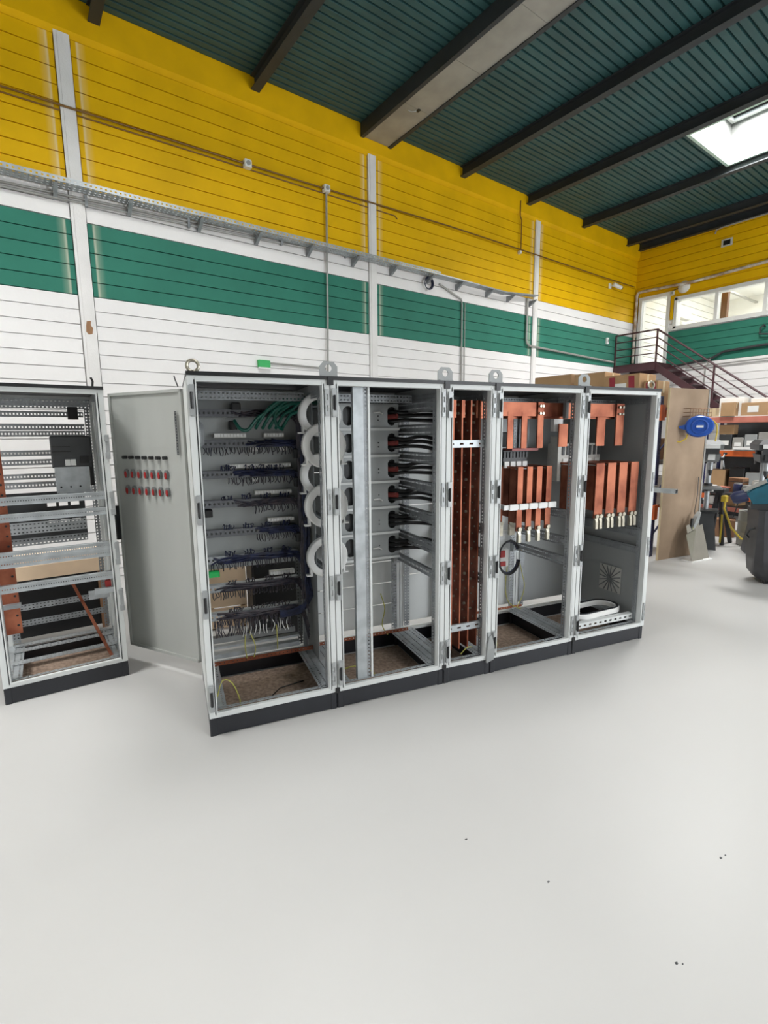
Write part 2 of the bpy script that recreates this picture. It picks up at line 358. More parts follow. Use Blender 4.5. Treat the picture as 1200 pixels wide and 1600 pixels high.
# ------------------------------------------------------------------ first floor office behind the far wall
B(XF+.22,18.6,2.0,7.3,3.2,3.46).build('floor_office','officewall',kind='structure')
wo = struct('wall_office')
B(18.5,18.7,2.0,7.3,3.46,6.0).build('end_wall','officewall',wo)
B(XF+.25,18.5,1.9,2.0,3.46,6.0).build('side_wall','officewall',wo)
for k in range(14):
    z = 3.46+k*.18; B(XF+.25,18.5,7.0,7.06,z+.006,z+.174).build('siding_board','officewall',wo)
B(XF+.25,18.5,7.05,7.1,3.46,6.0).build('siding_backing','officewall',wo)
B(XF+.23,18.7,1.9,7.3,5.85,5.95).build('ceiling_office','officewall',kind='structure')
B(XF+.3,18.5,5.95,6.02,5.62,5.66).build('pipe_run','conduit',wo)
area_light('office_panel_light',(16.0,4.5,5.83),(0,0,0),2.4,2.6,175,(1,.98,.95))
lp = thing('ceiling_lamp','bright square ceiling lamp seen through the upper office window','lamp',(16.6,4.95,5.80))
MB().box(-.3,.3,-.3,.3,0,.05).build('lamp_body','frame',lp); MB().box(-.27,.27,-.27,.27,-.008,0).build('diffuser','lampglow',lp)
ac = thing('air_conditioner','white wall-mounted air conditioner behind the upper office window','air conditioner',(15.6,6.98,4.95))
MB().loft([[(-.45,-.2,.04),(-.45,-.22,.1),(-.45,-.2,.3),(-.45,0,.3),(-.45,0,0),(-.45,-.14,0)],[(.45,-.2,.04),(.45,-.22,.1),(.45,-.2,.3),(.45,0,.3),(.45,0,0),(.45,-.14,0)]]).build('housing','white',ac)
MB().box(-.42,.42,-.19,-.1,-.006,.012).build('louvre','conduit',ac)
tc = tag(B(XF+.5,XF+.62,5.12,5.25,3.46,5.84).build('timber_post','wood',base=True),'brown timber post standing inside the upper office window','post')
# window
win = struct('window_1',(XF,0,0))
def wbox(n,m,x0,x1,y0,y1,z0,z1): return B(x0,x1,y0,y1,z0,z1).build(n,m,win)
wbox('window_frame','frame',-.03,.2,WY0,WY1,WZ1-.06,WZ1+.02); wbox('window_frame','frame',-.03,.2,WY0,WY1,WZ0-.0,WZ0+.06)
wbox('window_frame','frame',-.03,.2,WY1-.06,WY1+.02,WZ0,WZ1); wbox('window_frame','frame',-.03,.2,WY0-.02,WY0+.06,WZ0,WZ1)
for y in (5.16,4.2,3.25): wbox('mullion','frame',-.02,.12,y-.035,y+.035,WZ0+.05,WZ1-.05)
for y0,y1 in ((5.195,6.03),(4.235,5.125),(3.285,4.165),(2.35,3.215)): wbox('pane','glass',.05,.058,y0,y1,WZ0+.05,WZ1-.05)
wbox('window_sill','frame',-.05,.0,WY0-.02,WY1+.06,WZ0-.035,WZ0)
# door
dr = struct('door_1',(XF,0,0))
def dbox(n,m,x0,x1,y0,y1,z0,z1): return B(x0,x1,y0,y1,z0,z1).build(n,m,dr)
dbox('door_frame','frame',-.03,.2,DY0-.03,DY0+.05,DZ0,DZ1+.03); dbox('door_frame','frame',-.03,.2,DY1-.05,DY1+.03,DZ0,DZ1+.03); dbox('door_frame','frame',-.03,.2,DY0+.05,DY1-.05,DZ1-.05,DZ1+.03)
dbox('pane','glass',.06,.066,DY0+.05,DY1-.05,DZ0+.05,DZ1-.05)

# ------------------------------------------------------------------ fittings on the striped wall
def on_wall(pts, off): return [(x, YW-off, z) for x, z in pts]
tr = thing('cable_tray','long perforated galvanised cable tray on brackets below the yellow band','cable tray',(0,YW,4.56))
L = 6.35
MB().perf((-.6,-.23,0),(1,0,0),(0,1,0),L+.6,.18,3,.05,.55,.45).build('tray_floor','galv',tr)
MB().perf((-.6,-.23,0),(1,0,0),(0,0,1),L+.6,.055,1,.05,.5,.4).build('tray_side','galv',tr)
MB().perf((-.6,-.05,0),(1,0,0),(0,0,1),L+.6,.055,1,.05,.5,.4).build('tray_side','galv',tr)
MB().bar((L,-.14,.01),(7.35,-.14,.0),.18,.02).build('tray_section','galv',tr); MB().bar((7.35,-.14,.0),(8.2,-.14,-.01),.16,.02).build('tray_section','galvdark',tr); MB().bar((8.2,-.14,0.0),(9.2,-.1,.10),.14,.02).build('tray_section','galvdark',tr)
for x in (.65,1.4,2.23,3.02,3.83,4.63,5.4,6.21,6.94,7.76,8.39,9.08):
    MB().loft([[(x-.02,-.22,-.012),(x-.02,-.001,-.012),(x-.02,-.001,-.12),(x-.02,-.03,-.12),(x-.02,-.2,-.03)],[(x+.02,-.22,-.012),(x+.02,-.001,-.012),(x+.02,-.001,-.12),(x+.02,-.03,-.12),(x+.02,-.2,-.03)]]).build('bracket','galvdark',tr)
def pipe(name, pts, r, m, label, cat='conduit', n=8):
    return tag(MB().tube(pts, r, n).build(name, m, smooth=True, base=True), label, cat)
cz = thing('conduit_pair','pair of thin grey conduits on the white strip under the cable tray','conduit',(0,YW,4.44))
for dz in (0,.045): MB().tube([(-1,-.03,dz-.02),(.9,-.045,dz+.02),(3,-.03,dz+.08),(5,-.045,dz+.17)],.014,8).build('conduit','conduit',cz,True)
for x,dz in ((.95,.02),(2.1,.05),(3.4,.1),(4.5,.14)): MB().box(x-.015,x+.015,-.06,-.001,dz-.03,dz+.09).build('clamp','galvdark',cz)
pipe('overhead_cable', on_wall([(-1.5,5.42),(.86,5.43),(2.93,5.44),(4.16,5.45),(6.7,5.5),(9.3,5.50),(11.5,5.49),(13.3,5.50)],.05),.012,'cableyel','thin ochre cable stretched along the yellow wall band','cable')
pipe('second_cable', on_wall([(-1.5,5.38),(2.0,5.40),(5.5,5.40),(5.55,5.36)],.012),.009,'cableyel','short second ochre cable just below the long one on yellow wall','cable')
for x, z, lab in ((2.93,5.44,'small white junction box on yellow wall above faded marks'),(4.16,5.45,'white junction box at the head of the tall thin conduit')):
    j = thing('junction_box',lab,'junction box',(x,YW-.06,z-.05)); MB().cbox(-.05,.05,-.035,.048,0,.1,.008).build('box_body','white',j)
    MB().cyl((0,-.035,.05),(0,-.045,.05),.03,12).build('lid','conduit',j)
pipe('drop_conduit', on_wall([(4.16,5.40),(4.15,4.7),(4.13,3.6),(4.11,2.8),(4.11,1.2)],.05),.016,'conduit','thin grey vertical conduit from yellow wall down to exit sign cable')
ex = thing('exit_sign','small green emergency sign on white wall above first cabinet','sign',(3.05,YW-.002,2.775))
MB().cbox(-.09,.09,-.06,0,0,.1,.006).build('sign_face','exitgreen',ex); MB().box(-.085,.085,-.055,-.002,-.022,0).build('lamp_strip','white',ex)
pipe('sign_conduit', on_wall([(3.14,2.845),(3.6,2.84),(4.09,2.83)],.02),.014,'conduit','short horizontal conduit beside the green emergency sign')
pipe('drop_conduit', on_wall([(6.5,4.48),(6.8,4.38),(7.06,4.30),(7.08,4.22),(7.09,2.8),(7.09,1.0)],.03),.016,'conduit','bent conduit falling from the tray across the green band')
pipe('thin_conduit', on_wall([(7.17,4.25),(7.18,2.8),(7.18,1.0)],.02),.008,'conduit','thinner conduit running beside the bent one across green band')
co = MB()
for k in range(4):
    co.tube([(6.21+(.08+.008*k)*math.cos(a*PI/10),YW-.05-.01*k,4.44+(.085+.008*k)*math.sin(a*PI/10)) for a in range(21)],.007,5,False)
tag(co.build('cable_coil','wblue',base=True),'small coil of blue grey cable hanging below the tray','cable')
pipe('grey_pipe', on_wall([(9.0,4.6),(9.0,3.78),(9.02,3.69),(9.1,3.65),(9.4,3.64),(11.0,3.60),(12.5,3.56)],.045),.022,'conduit','grey pipe turning from the tray end along the green band','pipe')
pipe('ochre_drop', on_wall([(8.66,6.4),(8.66,6.12),(8.71,6.05),(8.71,5.47)],.06),.012,'cableyel','ochre cable drop on yellow wall near the third white column','cable')
hb2 = MB().cbox(8.68,8.74,YW-.07,YW-.003,5.42,5.48,.006).build('junction_box','white',base=True); tag(hb2,'tiny white box at the foot of the ochre cable drop','junction box')
sc = thing('security_camera','small white security camera on yellow wall beside the corner','camera',(12.2,YW,5.36))
MB().box(-.05,.05,-.02,0,-.06,.06).build('mount','white',sc); MB().bar((0,-.02,0),(.06,-.12,.0),.03,.03).build('arm','white',sc)
MB().tube([(0.0,-.1,.02),(.2,-.2,-.06)],[.05,.045],10).build('body','white',sc); MB().tube([(.2,-.2,-.06),(.215,-.208,-.066)],[.04,.038],10).build('lens','black',sc)
sw = thing('wall_switch','small white switch box on the green band beside the landing','switch',(12.2,YW,3.98)); MB().cbox(-.04,.04,-.05,0,0,.15,.006).build('box_body','white',sw); MB().box(-.02,.02,-.056,-.05,.04,.11).build('rocker','conduit',sw)

# ------------------------------------------------------------------ fittings on the far wall
pipe('white_duct', [(XF-.06,7.02,3.6),(XF-.06,7.02,5.30),(XF-.06,6.98,5.36),(XF-.06,6.9,5.37),(XF-.06,5.7,5.33),(XF-.06,4.2,5.40),(XF-.06,2.5,5.5)],.035,'pipewhite','flaking white pipe above the office door and window','pipe')
bl = thing('bulkhead_lamp','round white bulkhead lamp above the office window','lamp',(XF,5.9,5.25))
MB().lathe([(0,-.06),(.1,-.05),(.14,-.01),(.14,0),(0,0)],(0,0,.02),'x',16).build('lamp_body','white',bl,True); MB().tube([(-.02,.12,.02),(-.02,.26,-.02),(-.02,.28,-.1)],.012,6).build('lead','cableyel',bl)
jb = thing('junction_box','small beige box between office door and window','junction box',(XF,6.15,5.13)); MB().cbox(-.05,0,-.04,.04,0,.1,.006).build('box_body','ivory',jb); MB().cyl((-.05,0,.05),(-.058,0,.05),.025,10).build('lid','conduit',jb)
tag(MB().box(XF-.03,XF-.002,6.09,6.17,4.55,5.1).build('yellow_strip','wyellow',base=True),'narrow yellow cover strip between office door and window','strip')
vh = thing('wall_vent','small square vent hole high on the yellow far wall','vent',(XF,5.05,5.97)); MB().box(-.02,-.001,-.11,.11,-.02,.14).build('surround','ivory',vh); MB().box(-.024,-.02,-.07,.07,.01,.11).build('opening','black',vh)
pipe('ceiling_conduit', [(XF-.04,5.3,6.28),(XF-.04,5.28,6.36),(XF-.07,5.15,6.37),(XF-.07,3.5,6.38),(XF-.07,1.5,6.38)],.018,'conduit','grey conduit under the last beam of the far wall')
pipe('green_band_pipe', [(XF-.05,6.0,3.40),(XF-.05,5.4,3.47),(XF-.05,5.15,3.5),(XF-.05,4.9,3.62),(XF-.05,4.2,3.66),(XF-.05,2.0,3.70)],.028,'mdark','dark pipe along the green band of the far wall','pipe')
pipe('white_band_pipe', [(XF-.05,5.7,3.33),(XF-.05,4.6,3.36),(XF-.05,2.0,3.38)],.016,'conduit','thin pipe across the white far wall below the green band','pipe')
pipe('conduit_stub', [(XF-.06,5.15,3.52),(XF-.06,5.25,3.3),(XF-.06,5.25,2.2)],.016,'conduit','short grey conduit dropping behind the stair rail')
hk = MB().tube([(XF-.03,4.15,4.05),(XF-.08,4.15,4.08),(XF-.08,4.22,4.02),(XF-.08,4.22,3.9),(XF-.08,4.1,3.88),(XF-.05,3.6,3.88)],.02,8).build('hooked_pipe','mdark',smooth=True,base=True); tag(hk,'hooked dark pipe end on the green far wall','pipe')

# ------------------------------------------------------------------ steel stair and landing
st = thing('metal_staircase','maroon steel staircase with landing below the office door','staircase',(13.0,6.0,0))
def W(x,y,z): return (x-13.0,y-6.0,z)
def sbar(n,a,b,wx,wy): return MB().bar(W(*a),W(*b),wx,wy).build(n,'stair',st)
LZ = 3.47; X0 = 12.6
MB().box(X0-13,XF-.01-13,.05,1.07,LZ-.05,LZ).build('landing_plate','stair',st)
sbar('landing_beam',(X0,6.03,LZ-.11),(X0,7.07,LZ-.11),.05,.16); sbar('landing_beam',(XF-.05,6.03,LZ-.11),(XF-.05,7.07,LZ-.11),.05,.16); sbar('landing_beam',(X0,6.05,LZ-.11),(XF-.03,6.05,LZ-.11),.05,.16)
sl = .75; yb = 6.05-LZ/sl
for x in (X0+.02,XF-.1): sbar('stringer',(x,6.05,LZ-.10),(x,yb+.1,.02),.05,.15)
for k in range(1,18):
    z = LZ-k*.193; yy = 6.05-(k*.193)/sl
    MB().box(X0+.04-13,XF-.12-13,yy-.10-6,yy+.14-6,z-.03,z).build('tread','stair',st)
def rail(dz, r):
    MB().tube([W(X0,7.05,LZ+dz),W(X0,6.03,LZ+dz),W(X0,6.03-(LZ-.5)/sl,.5+dz)],r,8).build('hand_rail' if dz > .7 else 'guard_rail','stair',st)
rail(.74,.022)
for dz in (.56,.38,.2): rail(dz,.014)
for yy, z in ((7.05,LZ),(6.03,LZ),(4.75,LZ-1.28*sl),(3.4,LZ-2.63*sl),(2.2,LZ-3.83*sl)): sbar('rail_post',(X0,yy,z-.1),(X0,yy,z+.74),.035,.035)

# ------------------------------------------------------------------ switchgear cabinets
CA = 0.23626; OX, OY = 0.7749, 2.8251
Uv = Vector((math.cos(CA),-math.sin(CA),0)); Vv = Vector((math.sin(CA),math.cos(CA),0)); O0 = Vector((OX,OY,0))
H, PL, D = 2.113, 0.119, 0.80
hinge = MB(); hinge.box(-.012,.014,-.012,0,-.085,.085); hinge.box(-.016,.006,-.022,-.012,.04,.08).box(-.016,.006,-.022,-.012,-.08,-.04)
hinge_me = hinge.mesh('hinge','zinc'); hpin = MB().cyl((-.002,-.021,-.045),(-.002,-.021,.045),.008,8).mesh('hinge_pin','black')
latch_me = MB().plate([(-.011,-.08),(.011,-.08),(.011,.08),(-.011,.08)],[[(-.005,-.05),(.005,-.05),(.005,-.015),(-.005,-.015)],[(-.005,.015),(.005,.015),(.005,.05),(-.005,.05)]],lambda a,b,t:(a,-.004-t,b),.004).mesh('latch_plate','zinc')
def frame(root, w, HZ, latch=True, left_panel=False, right_panel=False):
    b = lambda n,m,*a: B(*a).build(n,m,root)
    # plinth
    b('plinth_front','plinth',.02,w-.02,.012,.03,0.004,PL-.006)
    b('plinth_rear','plinth',.02,w-.02,D-.03,D-.012,0.004,PL-.006)
    for x in (.004,w-.024): b('plinth_side','plinth',x,x+.02,.05,D-.05,0.004,PL-.006)
    for x in (.002,w-.046):
        for y in (.008,D-.05): MB().cbox(x,x+.044,y,y+.044,0,PL-.003,.006).build('plinth_corner','plinth',root)
    # posts: face, gasket groove, inner lip
    for sx, x in ((1,0.003),(-1,w-.003)):
        X = lambda d: (x+sx*d)
        p = MB(); p.box(min(X(0),X(.033)),max(X(0),X(.033)),0,.045,PL,H); p.box(min(X(.04),X(.047)),max(X(.04),X(.047)),-.004,.05,PL+.012,H-.012)
        p.box(min(X(.02),X(.047)),max(X(.02),X(.047)),.045,.05,PL,H); po = p.build('front_post','cab',root)
        B(min(X(.034),X(.039)),max(X(.034),X(.039)),.003,.045,PL+.012,H-.012).build('gasket','gasket',po)
        MB().perf((X(.049),.05,PL+.02),(0,0,1),(0,1,0),H-PL-.04,.04,1,.025,.5,.4).build('punched_flange','galvdark',root)
        r = MB(); r.box(min(X(0),X(.03)),max(X(0),X(.03)),D-.045,D,PL,H); r.build('rear_post','cab',root)
        MB().perf((X(.031) if sx > 0 else X(.081),D-.06,PL+.05),(0,0,1),(1,0,0),H-PL-.1,.05,2,.025,.5,.5).build('punched_flange','galvdark',root)
    # rails
    t = MB(); t.box(.036,w-.036,0,.045,H-.022,H).box(.05,w-.05,-.003,.05,H-.03,H-.022); t.build('top_rail','cab',root)
    b('top_rail','cab',.036,w-.036,D-.045,D,H-.04,H)
    t = MB(); t.box(.036,w-.036,0,.045,PL,PL+.02).box(.05,w-.05,-.003,.004,PL+.02,PL+.032); t.build('bottom_rail','cab',root)
    MB().perf((.05,.05,PL+.024),(1,0,0),(0,1,0),w-.1,.028,1,.025,.55,.4).build('punched_flange','galv',root)
    b('bottom_rail','cab',.036,w-.036,D-.045,D,PL,PL+.022)
    for x in (.003,w-.033):
        b('top_rail','cabdark',x,x+.03,.045,D-.045,H-.04,H-.002); b('bottom_rail','galv',x,x+.03,.045,D-.045,PL,PL+.03)
    for x,sx in ((.033,1),(w-.033,-1)):
        MB().perf((x if sx > 0 else x-.075,.07,PL+.03),(0,1,0),(1,0,0),D-.14,.075,2,.025,.5,.35).build('base_rail','galv',root)
        MB().perf((x+sx*.002,.06,H-.09),(0,1,0),(0,0,1),D-.12,.05,2,.025,.5,.45).build('side_top_rail','galvdark',root)
    for y in (.4,.72): MB().perf((.06,y,H-.1),(1,0,0),(0,0,1),w-.12,.055,2,.025,.55,.42).build('cross_rail','galvdark',root)
    # roof with its dark edge seal
    rf = B(.0,w,.0,D,H+.001,H+.02).build('roof','plinth',root); B(.0,w,-.008,.0,H+.0,H+.022).build('edge_seal','black',rf)
    for z in HZ:
        inst('hinge',hinge_me,root,(.024,0,z)); inst('hinge_pin',hpin,root,(.024,0,z))
        if latch: inst('latch_plate',latch_me,root,(w-.022,0,z))
    if left_panel: b('side_panel','cab',.0,.003,.05,D-.05,PL+.01,H-.005)
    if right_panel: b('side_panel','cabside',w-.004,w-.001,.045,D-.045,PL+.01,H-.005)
def cabinet(label, u0, wd, **k):
    p = O0+Uv*u0; r = thing('switchgear_cabinet',label,'cabinet',(p.x,p.y,0),-CA,'row of open grey switchgear cabinets')
    frame(r, wd, (1.98,1.38,.83,.25), **k); return r
lug_me = None
def lifting_lug(root, x):
    outer = [(-.055,0),(.055,0),(.055,.06),(.03,.088),(-.03,.088),(-.055,.06)]; hole = [(.022*math.cos(k*PI/8),.05+.022*math.sin(k*PI/8)) for k in range(16)]
    l = MB().plate(outer,[hole],lambda a,b,t:(x+a,.02+t,H+.022+b),.008); l.box(x-.05,x+.05,-.0,.07,H+.021,H+.027); l.build('lifting_lug','cabdark',root)
    B(x-.018,x+.018,-.016,.02,H-.03,H+.016).build('joint_clip','black',root)
    B(x-.014,x+.014,-.010,.01,PL-.004,PL+.03).build('joint_clip','black',root)
def eyebolt(root, x):
    pts = [(x+.03*math.cos(a*PI/10),.05,H+.055+.03*math.sin(a*PI/10)) for a in range(21)]
    e = MB().tube(pts,.009,8,False); e.cyl((x,.05,H+.02),(x,.05,H+.03),.018,12); e.build('eyebolt','lug',root,True)
def smooth(p, k=4):
    p = [Vector(q) for q in p]; out = []
    for i in range(len(p)-1):
        a, b, c, d = p[max(i-1,0)], p[i], p[i+1], p[min(i+2,len(p)-1)]
        for j in range(k):
            t = j/k; out.append(.5*((2*b)+(c-a)*t+(2*a-5*b+4*c-d)*t*t+(3*b-a-3*c+d)*t*t*t))
    return out+[p[-1]]
def wires(parent, name, m, paths, r=.003, n=4):
    w_ = MB()
    for p in paths: w_.tube(smooth(p,3), r, n, False)
    return w_.build(name, m, parent, kind='stuff')
R = random.uniform

# ---- cabinet one: control wiring
c1 = cabinet('first cabinet from the left, full of dark control wiring and terminal rows', 0, .8, left_panel=True)
eyebolt(c1,.04); lifting_lug(c1,.8)
B(.04,.76,.67,.673,.86,2.06).build('mounting_plate','inner',c1)
for x in (.035,.735): B(x,x+.03,.63,.66,.16,2.06).build('upright','galvdark',c1)
rows = [1.94,1.737,1.53,1.33,1.125,.94,.735,.53]
for i, z in enumerate(rows):
    d_ = MB().perf((.07,.60,z-.026),(1,0,0),(0,0,1),.63,.052,1,.03,.5,.35); d_.box(.07,.70,.602,.65,z-.026,z-.022).box(.07,.70,.602,.65,z+.022,z+.026)
    dk = d_.build('cable_duct','duct' if i < 5 else 'galvdark',c1)
    B(.045,.075,.595,.62,z-.02,z+.02).build('end_bracket','galv',c1)
    lo = .35+.1*(i in (1,4)) if i < 5 else .1
    ps = []
    for k in range(16 if i else 6):
        x0 = R(lo-.08,lo+.16) if i < 5 else R(.1,.3); ps.append([(x0,.598,z+R(-.03,.03)),(x0+.12,R(.575,.595),z+R(-.025,.025)),(.5,R(.57,.595),z+R(-.025,.025)),(.66,R(.57,.6),z+R(-.02,.02)),(.72,.57,z-R(0,.08)),(.75,R(.5,.56),z-R(.1,.25))])
    wires(c1,'wire_bundle','wblue' if i in (1,2,4,5) else 'wmix',ps,.0055,5)
    # short wire tails under and over the duct
    if i: wires(c1,'wire_tails','wmix',[[(x,.60,z-.026),(x+R(-.008,.008),.575,z-.05),(x+R(-.01,.01),.60,z-R(.06,.085))] for x in [(.1 if i in (1,5,6,7) else .25 if i == 2 else .42)+k*.0165 for k in range(36 if i in (1,5,6,7) else 27 if i == 2 else 17)]],.0034)
    if 1 < i: wires(c1,'wire_tails','wblue' if i < 6 else 'wmix',[[(x,.60,z+.024),(x+R(-.012,.012),.57,z+R(.04,.07)),(x+R(-.01,.014),.60,z+.05)] for x in ([.2+k*.012 for k in range(8)]+[.36+k*.02 for k in range(14)] if i in (2,7) else [.2+k*.13+j*.011 for k in range(4) for j in range(6)])],.0036)
for z, segs in ((1.795,((.17,.38),(.5,.64))),(1.585,((.25,.68),)),(1.395,((.42,.68),)),(1.195,((.50,.69),)),(1.83,()),(.80,((.5,.68),)),(1.70,((.40,.46),(.6,.66))),(1.49,((.40,.45),))):
    for a, e in segs:
        tb = B(a,e,.615,.66,z-.018,z+.012).build('terminal_block','ivory',c1)
        n = int((e-a)/.02)
        tops = MB()
        for k in range(n): tops.box(a+k*(e-a)/n+.002,a+(k+1)*(e-a)/n-.002,.606,.64,z-.012,z+.008)
        tops.build('terminal_row','white',tb)
# relays and upper devices
for x, z, sx, sz in ((.29,1.985,.06,.05),(.27,1.86,.05,.06),(.08,1.27,.05,.05)):
    MB().cbox(x,x+sx,.58,.66,z-sz/2,z+sz/2,.006).build('relay','black',c1)
MB().lathe([(0,-.01),(.07,-.01),(.085,.0),(.085,.03),(.06,.05),(0,.05)],(.045,.42,1.80),'x',20).build('fan_flange','galv',c1,True)
gp = [[(.30,.55,1.89),(.33,.5,1.835),(.38,.5,1.83),(.44,.5,1.90),(.53,.5,1.965),(.62,.5,2.015),(.75,.48,2.04),(.95,.45,2.06)]]
for k in range(5): x = .44+k*.045; gp.append([(x,.56,1.84),(x+.01,.52,1.87),(x+.05,.5,1.93),(x+.10,.49,1.985-.008*k),(x+.2,.48,2.03),(.98,.45,2.04-.012*k)])
gp.append([(.62,.56,1.83),(.57,.5,1.86),(.56,.5,1.92),(.60,.49,1.97),(.72,.48,2.01),(.98,.46,2.0)])
for p in gp: MB().tube(smooth(p),.0115,7).build('green_cable','wgreenc',c1,True)
wires(c1,'vertical_loom','wblue',[[(R(.73,.775),R(.5,.56),z) for z in (1.95,1.6,1.25,.95,.75)]+[(R(.74,.79),.52,.62),(.70,.55,.55-R(0,.06)),(.55,.57,.5+R(-.03,.03))] for k in range(26)],.006,5)
wires(c1,'vertical_loom','wmix',[[(R(.715,.75),R(.52,.57),z) for z in (2.0,1.7,1.4,1.1,.8,.6)] for k in range(20)],.006,5)
for z in (1.66,1.46,1.06): MB().cbox(.69,.745,.54,.6,z-.03,z+.04,.01).build('cable_clamp','black',c1)
# lower terminal rail, earth bar
B(.05,.69,.585,.63,.30,.315).build('terminal_rail','galv',c1); B(.05,.69,.58,.585,.23,.262).build('terminal_rail','galv',c1); B(.05,.69,.585,.64,.255,.262).build('terminal_rail','galv',c1)
tb = B(.08,.66,.58,.63,.345,.385).build('terminal_block','mgrey',c1)
wires(c1,'wire_tails','wmix',[[(x,.59,.50),(x+R(-.02,.02),.565,.45),(x+R(-.01,.01),.58,.385)] for x in [.1+k*.0125 for k in range(44)]],.0036)
wires(c1,'wire_tails','white',[[(x,.585,.47),(x+R(-.02,.02),.56,.43),(x+R(-.01,.01),.575,.37)] for x in [.28+k*.03 for k in range(12)]],.0034)
wires(c1,'earth_wire','wyg',[[(.30,.58,.38),(.29,.55,.3),(.30,.56,.21)],[(.33,.58,.40),(.36,.54,.3),(.35,.56,.21)],[(.52,.58,.46),(.52,.55,.35),(.52,.56,.24)],[(.06,.2,.13),(.10,.2,.25),(.16,.2,.22),(.2,.18,.10),(.19,.16,.03)]],.004,5)
MB().perf((.04,.575,.185),(1,0,0),(0,0,1),.75,.028,1,.03,.4,.4,.008).build('earth_bar','copper',c1)
MB().cbox(.075,.15,.56,.62,.83,.87,.008).build('green_connector','exitgreen',c1)
B(.796,.799,.42,.75,.16,2.05).build('partition','inner',c1)
# five toroids on their feet (they straddle the joint with the second cabinet)
def toroid(root, x, v, z, r=.145):
    t = MB().lathe([(.098,-.022),(.104,-.026),(r-.006,-.026),(r,-.02),(r,.02),(r-.006,.026),(.104,.026),(.098,.022)],(x,v,z),'y',36).build('toroid','white',root,True)
    for s in (-1,1):
        B(x+s*.13-.02,x+s*.13+.02,v-.02,v+.02,z-.125,z-.115).build('foot','white',t); B(x+s*.118-.006,x+s*.118+.006,v-.02,v+.02,z-.118,z-.06).build('foot','white',t)
for x, v, z in ((.83,.35,1.924),(.81,.2,1.722),(.83,.35,1.523),(.815,.2,1.329),(.855,.35,.948)): toroid(c1,x,v,z)
# rear door, swung open
dX = Vector((-.647,.763,0)); dn = Vector((-.763,-.647,0)); h0 = Vector((-.008,.806,0)); DL = .765
def dp(s,z,t=0): q = h0+dX*s+dn*t; return (q.x,q.y,z)
dm = MB(); dm.plate([(0,.13),(DL,.13),(DL,2.11),(0,2.11)],[],lambda a,b,t:dp(a,b,-t),.02); door = dm.build('rear_door','doorin',c1)
e_ = MB()
for a0,a1,b0,b1 in ((0,DL,.13,.15),(0,DL,2.09,2.11),(0,.02,.13,2.11),(DL-.02,DL,.13,2.11)): e_.plate([(a0,b0),(a1,b0),(a1,b1),(a0,b1)],[],lambda a,b,t:dp(a,b,t),.012)
e_.build('door_rim','doorin',door)
for k in range(7):
    s = .197+k*.072
    MB().tube([dp(s,1.638,0),dp(s,1.638,.03)],.013,10).build('push_button_body','black',door); MB().tube([dp(s+.018,1.638,0),dp(s+.018,1.638,.02)],.009,8).build('button_collar','white',door)
    for z in (1.517,1.393):
        MB().loft([[dp(s+.018*math.cos(a*PI/6),z+.034*math.sin(a*PI/6)*(1.0),t) for a in range(12)] for t in (0,.02)]).build('lamp_holder','mgrey',door)
        MB().loft([[dp(s-.004+.010*math.cos(a*PI/4),z-.006+.024*math.sin(a*PI/4),t) for a in range(8)] for t in (.02,.026)]).build('lamp_back','red',door)
st_ = MB().perf(dp(.05,1.66,.014),(0,0,1),tuple(dX),.30,.018,1,.02,.5,.4).build('punched_strip','gasket',door)
MB().loft([[dp(a,b,t) for a,b,t in ((.752,z,.012),(.775,z,.012),(.775,z,.04),(.752,z,.04))] for z in (1.0,1.265)]).build('door_handle','black',door)
MB().tube([(-.03,.75,2.12),(-.045,.70,2.16),(-.05,.68,2.18)],.004,5).build('loose_lead','wblack',c1)

# ---- cabinet two: device trays with cable slots
c2 = cabinet('second cabinet with stacked grey device trays, toroids and a tall steel channel', .8, .8)
lifting_lug(c2,.8)
ch = MB(); ch.box(.165,.235,.062,.066,.14,H-.03).box(.165,.169,.066,.10,.14,H-.03).box(.231,.235,.066,.10,.14,H-.03); ch.build('steel_channel','galv',c2)
MB().perf((.238,.064,.14),(0,0,1),(1,0,0),H-.17,.022,1,.025,.5,.45).build('punched_flange','galvdark',c2); B(.262,.276,.055,.06,.14,H-.03).build('channel_edge','cab',c2)
def stad(cx,cz,wx,hz,n=8):
    r = wx; return [(cx+r*math.cos(a),cz+(hz-r if math.sin(a)>0 else -(hz-r))+r*math.sin(a)) for a in [2*PI*(k+.5)/(2*n) for k in range(2*n)]]
for i in range(6):
    z = 1.925-.197*i
    MB().plate([(.14,z-.09),(.70,z-.09),(.70,z+.09),(.14,z+.09)],[stad(.30,z,.042,.07),stad(.645,z,.036,.07),[(.53,z-.005),(.54,z-.005),(.54,z+.005),(.53,z+.005)],[(.53,z-.035),(.54,z-.035),(.54,z-.025),(.53,z-.025)]],lambda a,b,t:(a,.55+t,b),.004).build('tray_plate','inner',c2)
    s_ = MB(); s_.box(.14,.70,.53,.55,z-.106,z-.098).box(.14,.70,.53,.533,z-.098,z-.088); s_.build('tray_lip','cab',c2)
    B(.17,.69,.60,.70,z-.08,z+.08).build('slot_dark_box','mdark',c2)  # dark box added behind the slots for their black, shaded interior
    # cables with sleeves
    for k, dz in enumerate((.035,.0,-.04)):
        p = [(.61,.60,z+dz),(.66,.535,z+dz*.9),(.74,.51,z+dz*.7),(.86,.47,z+dz+.008),(.98,.36,z+dz-.02*(i%2)),(1.02,.24,z+dz)]
        MB().tube(smooth(p),.014,8).build('power_cable','wblack',c2,True)
    if i < 4: MB().tube([(.615,.59,z-.005),(.64,.54,z-.004),(.668,.50,z-.002)],.019,8).build('cable_sleeve','redsleeve',c2,True)
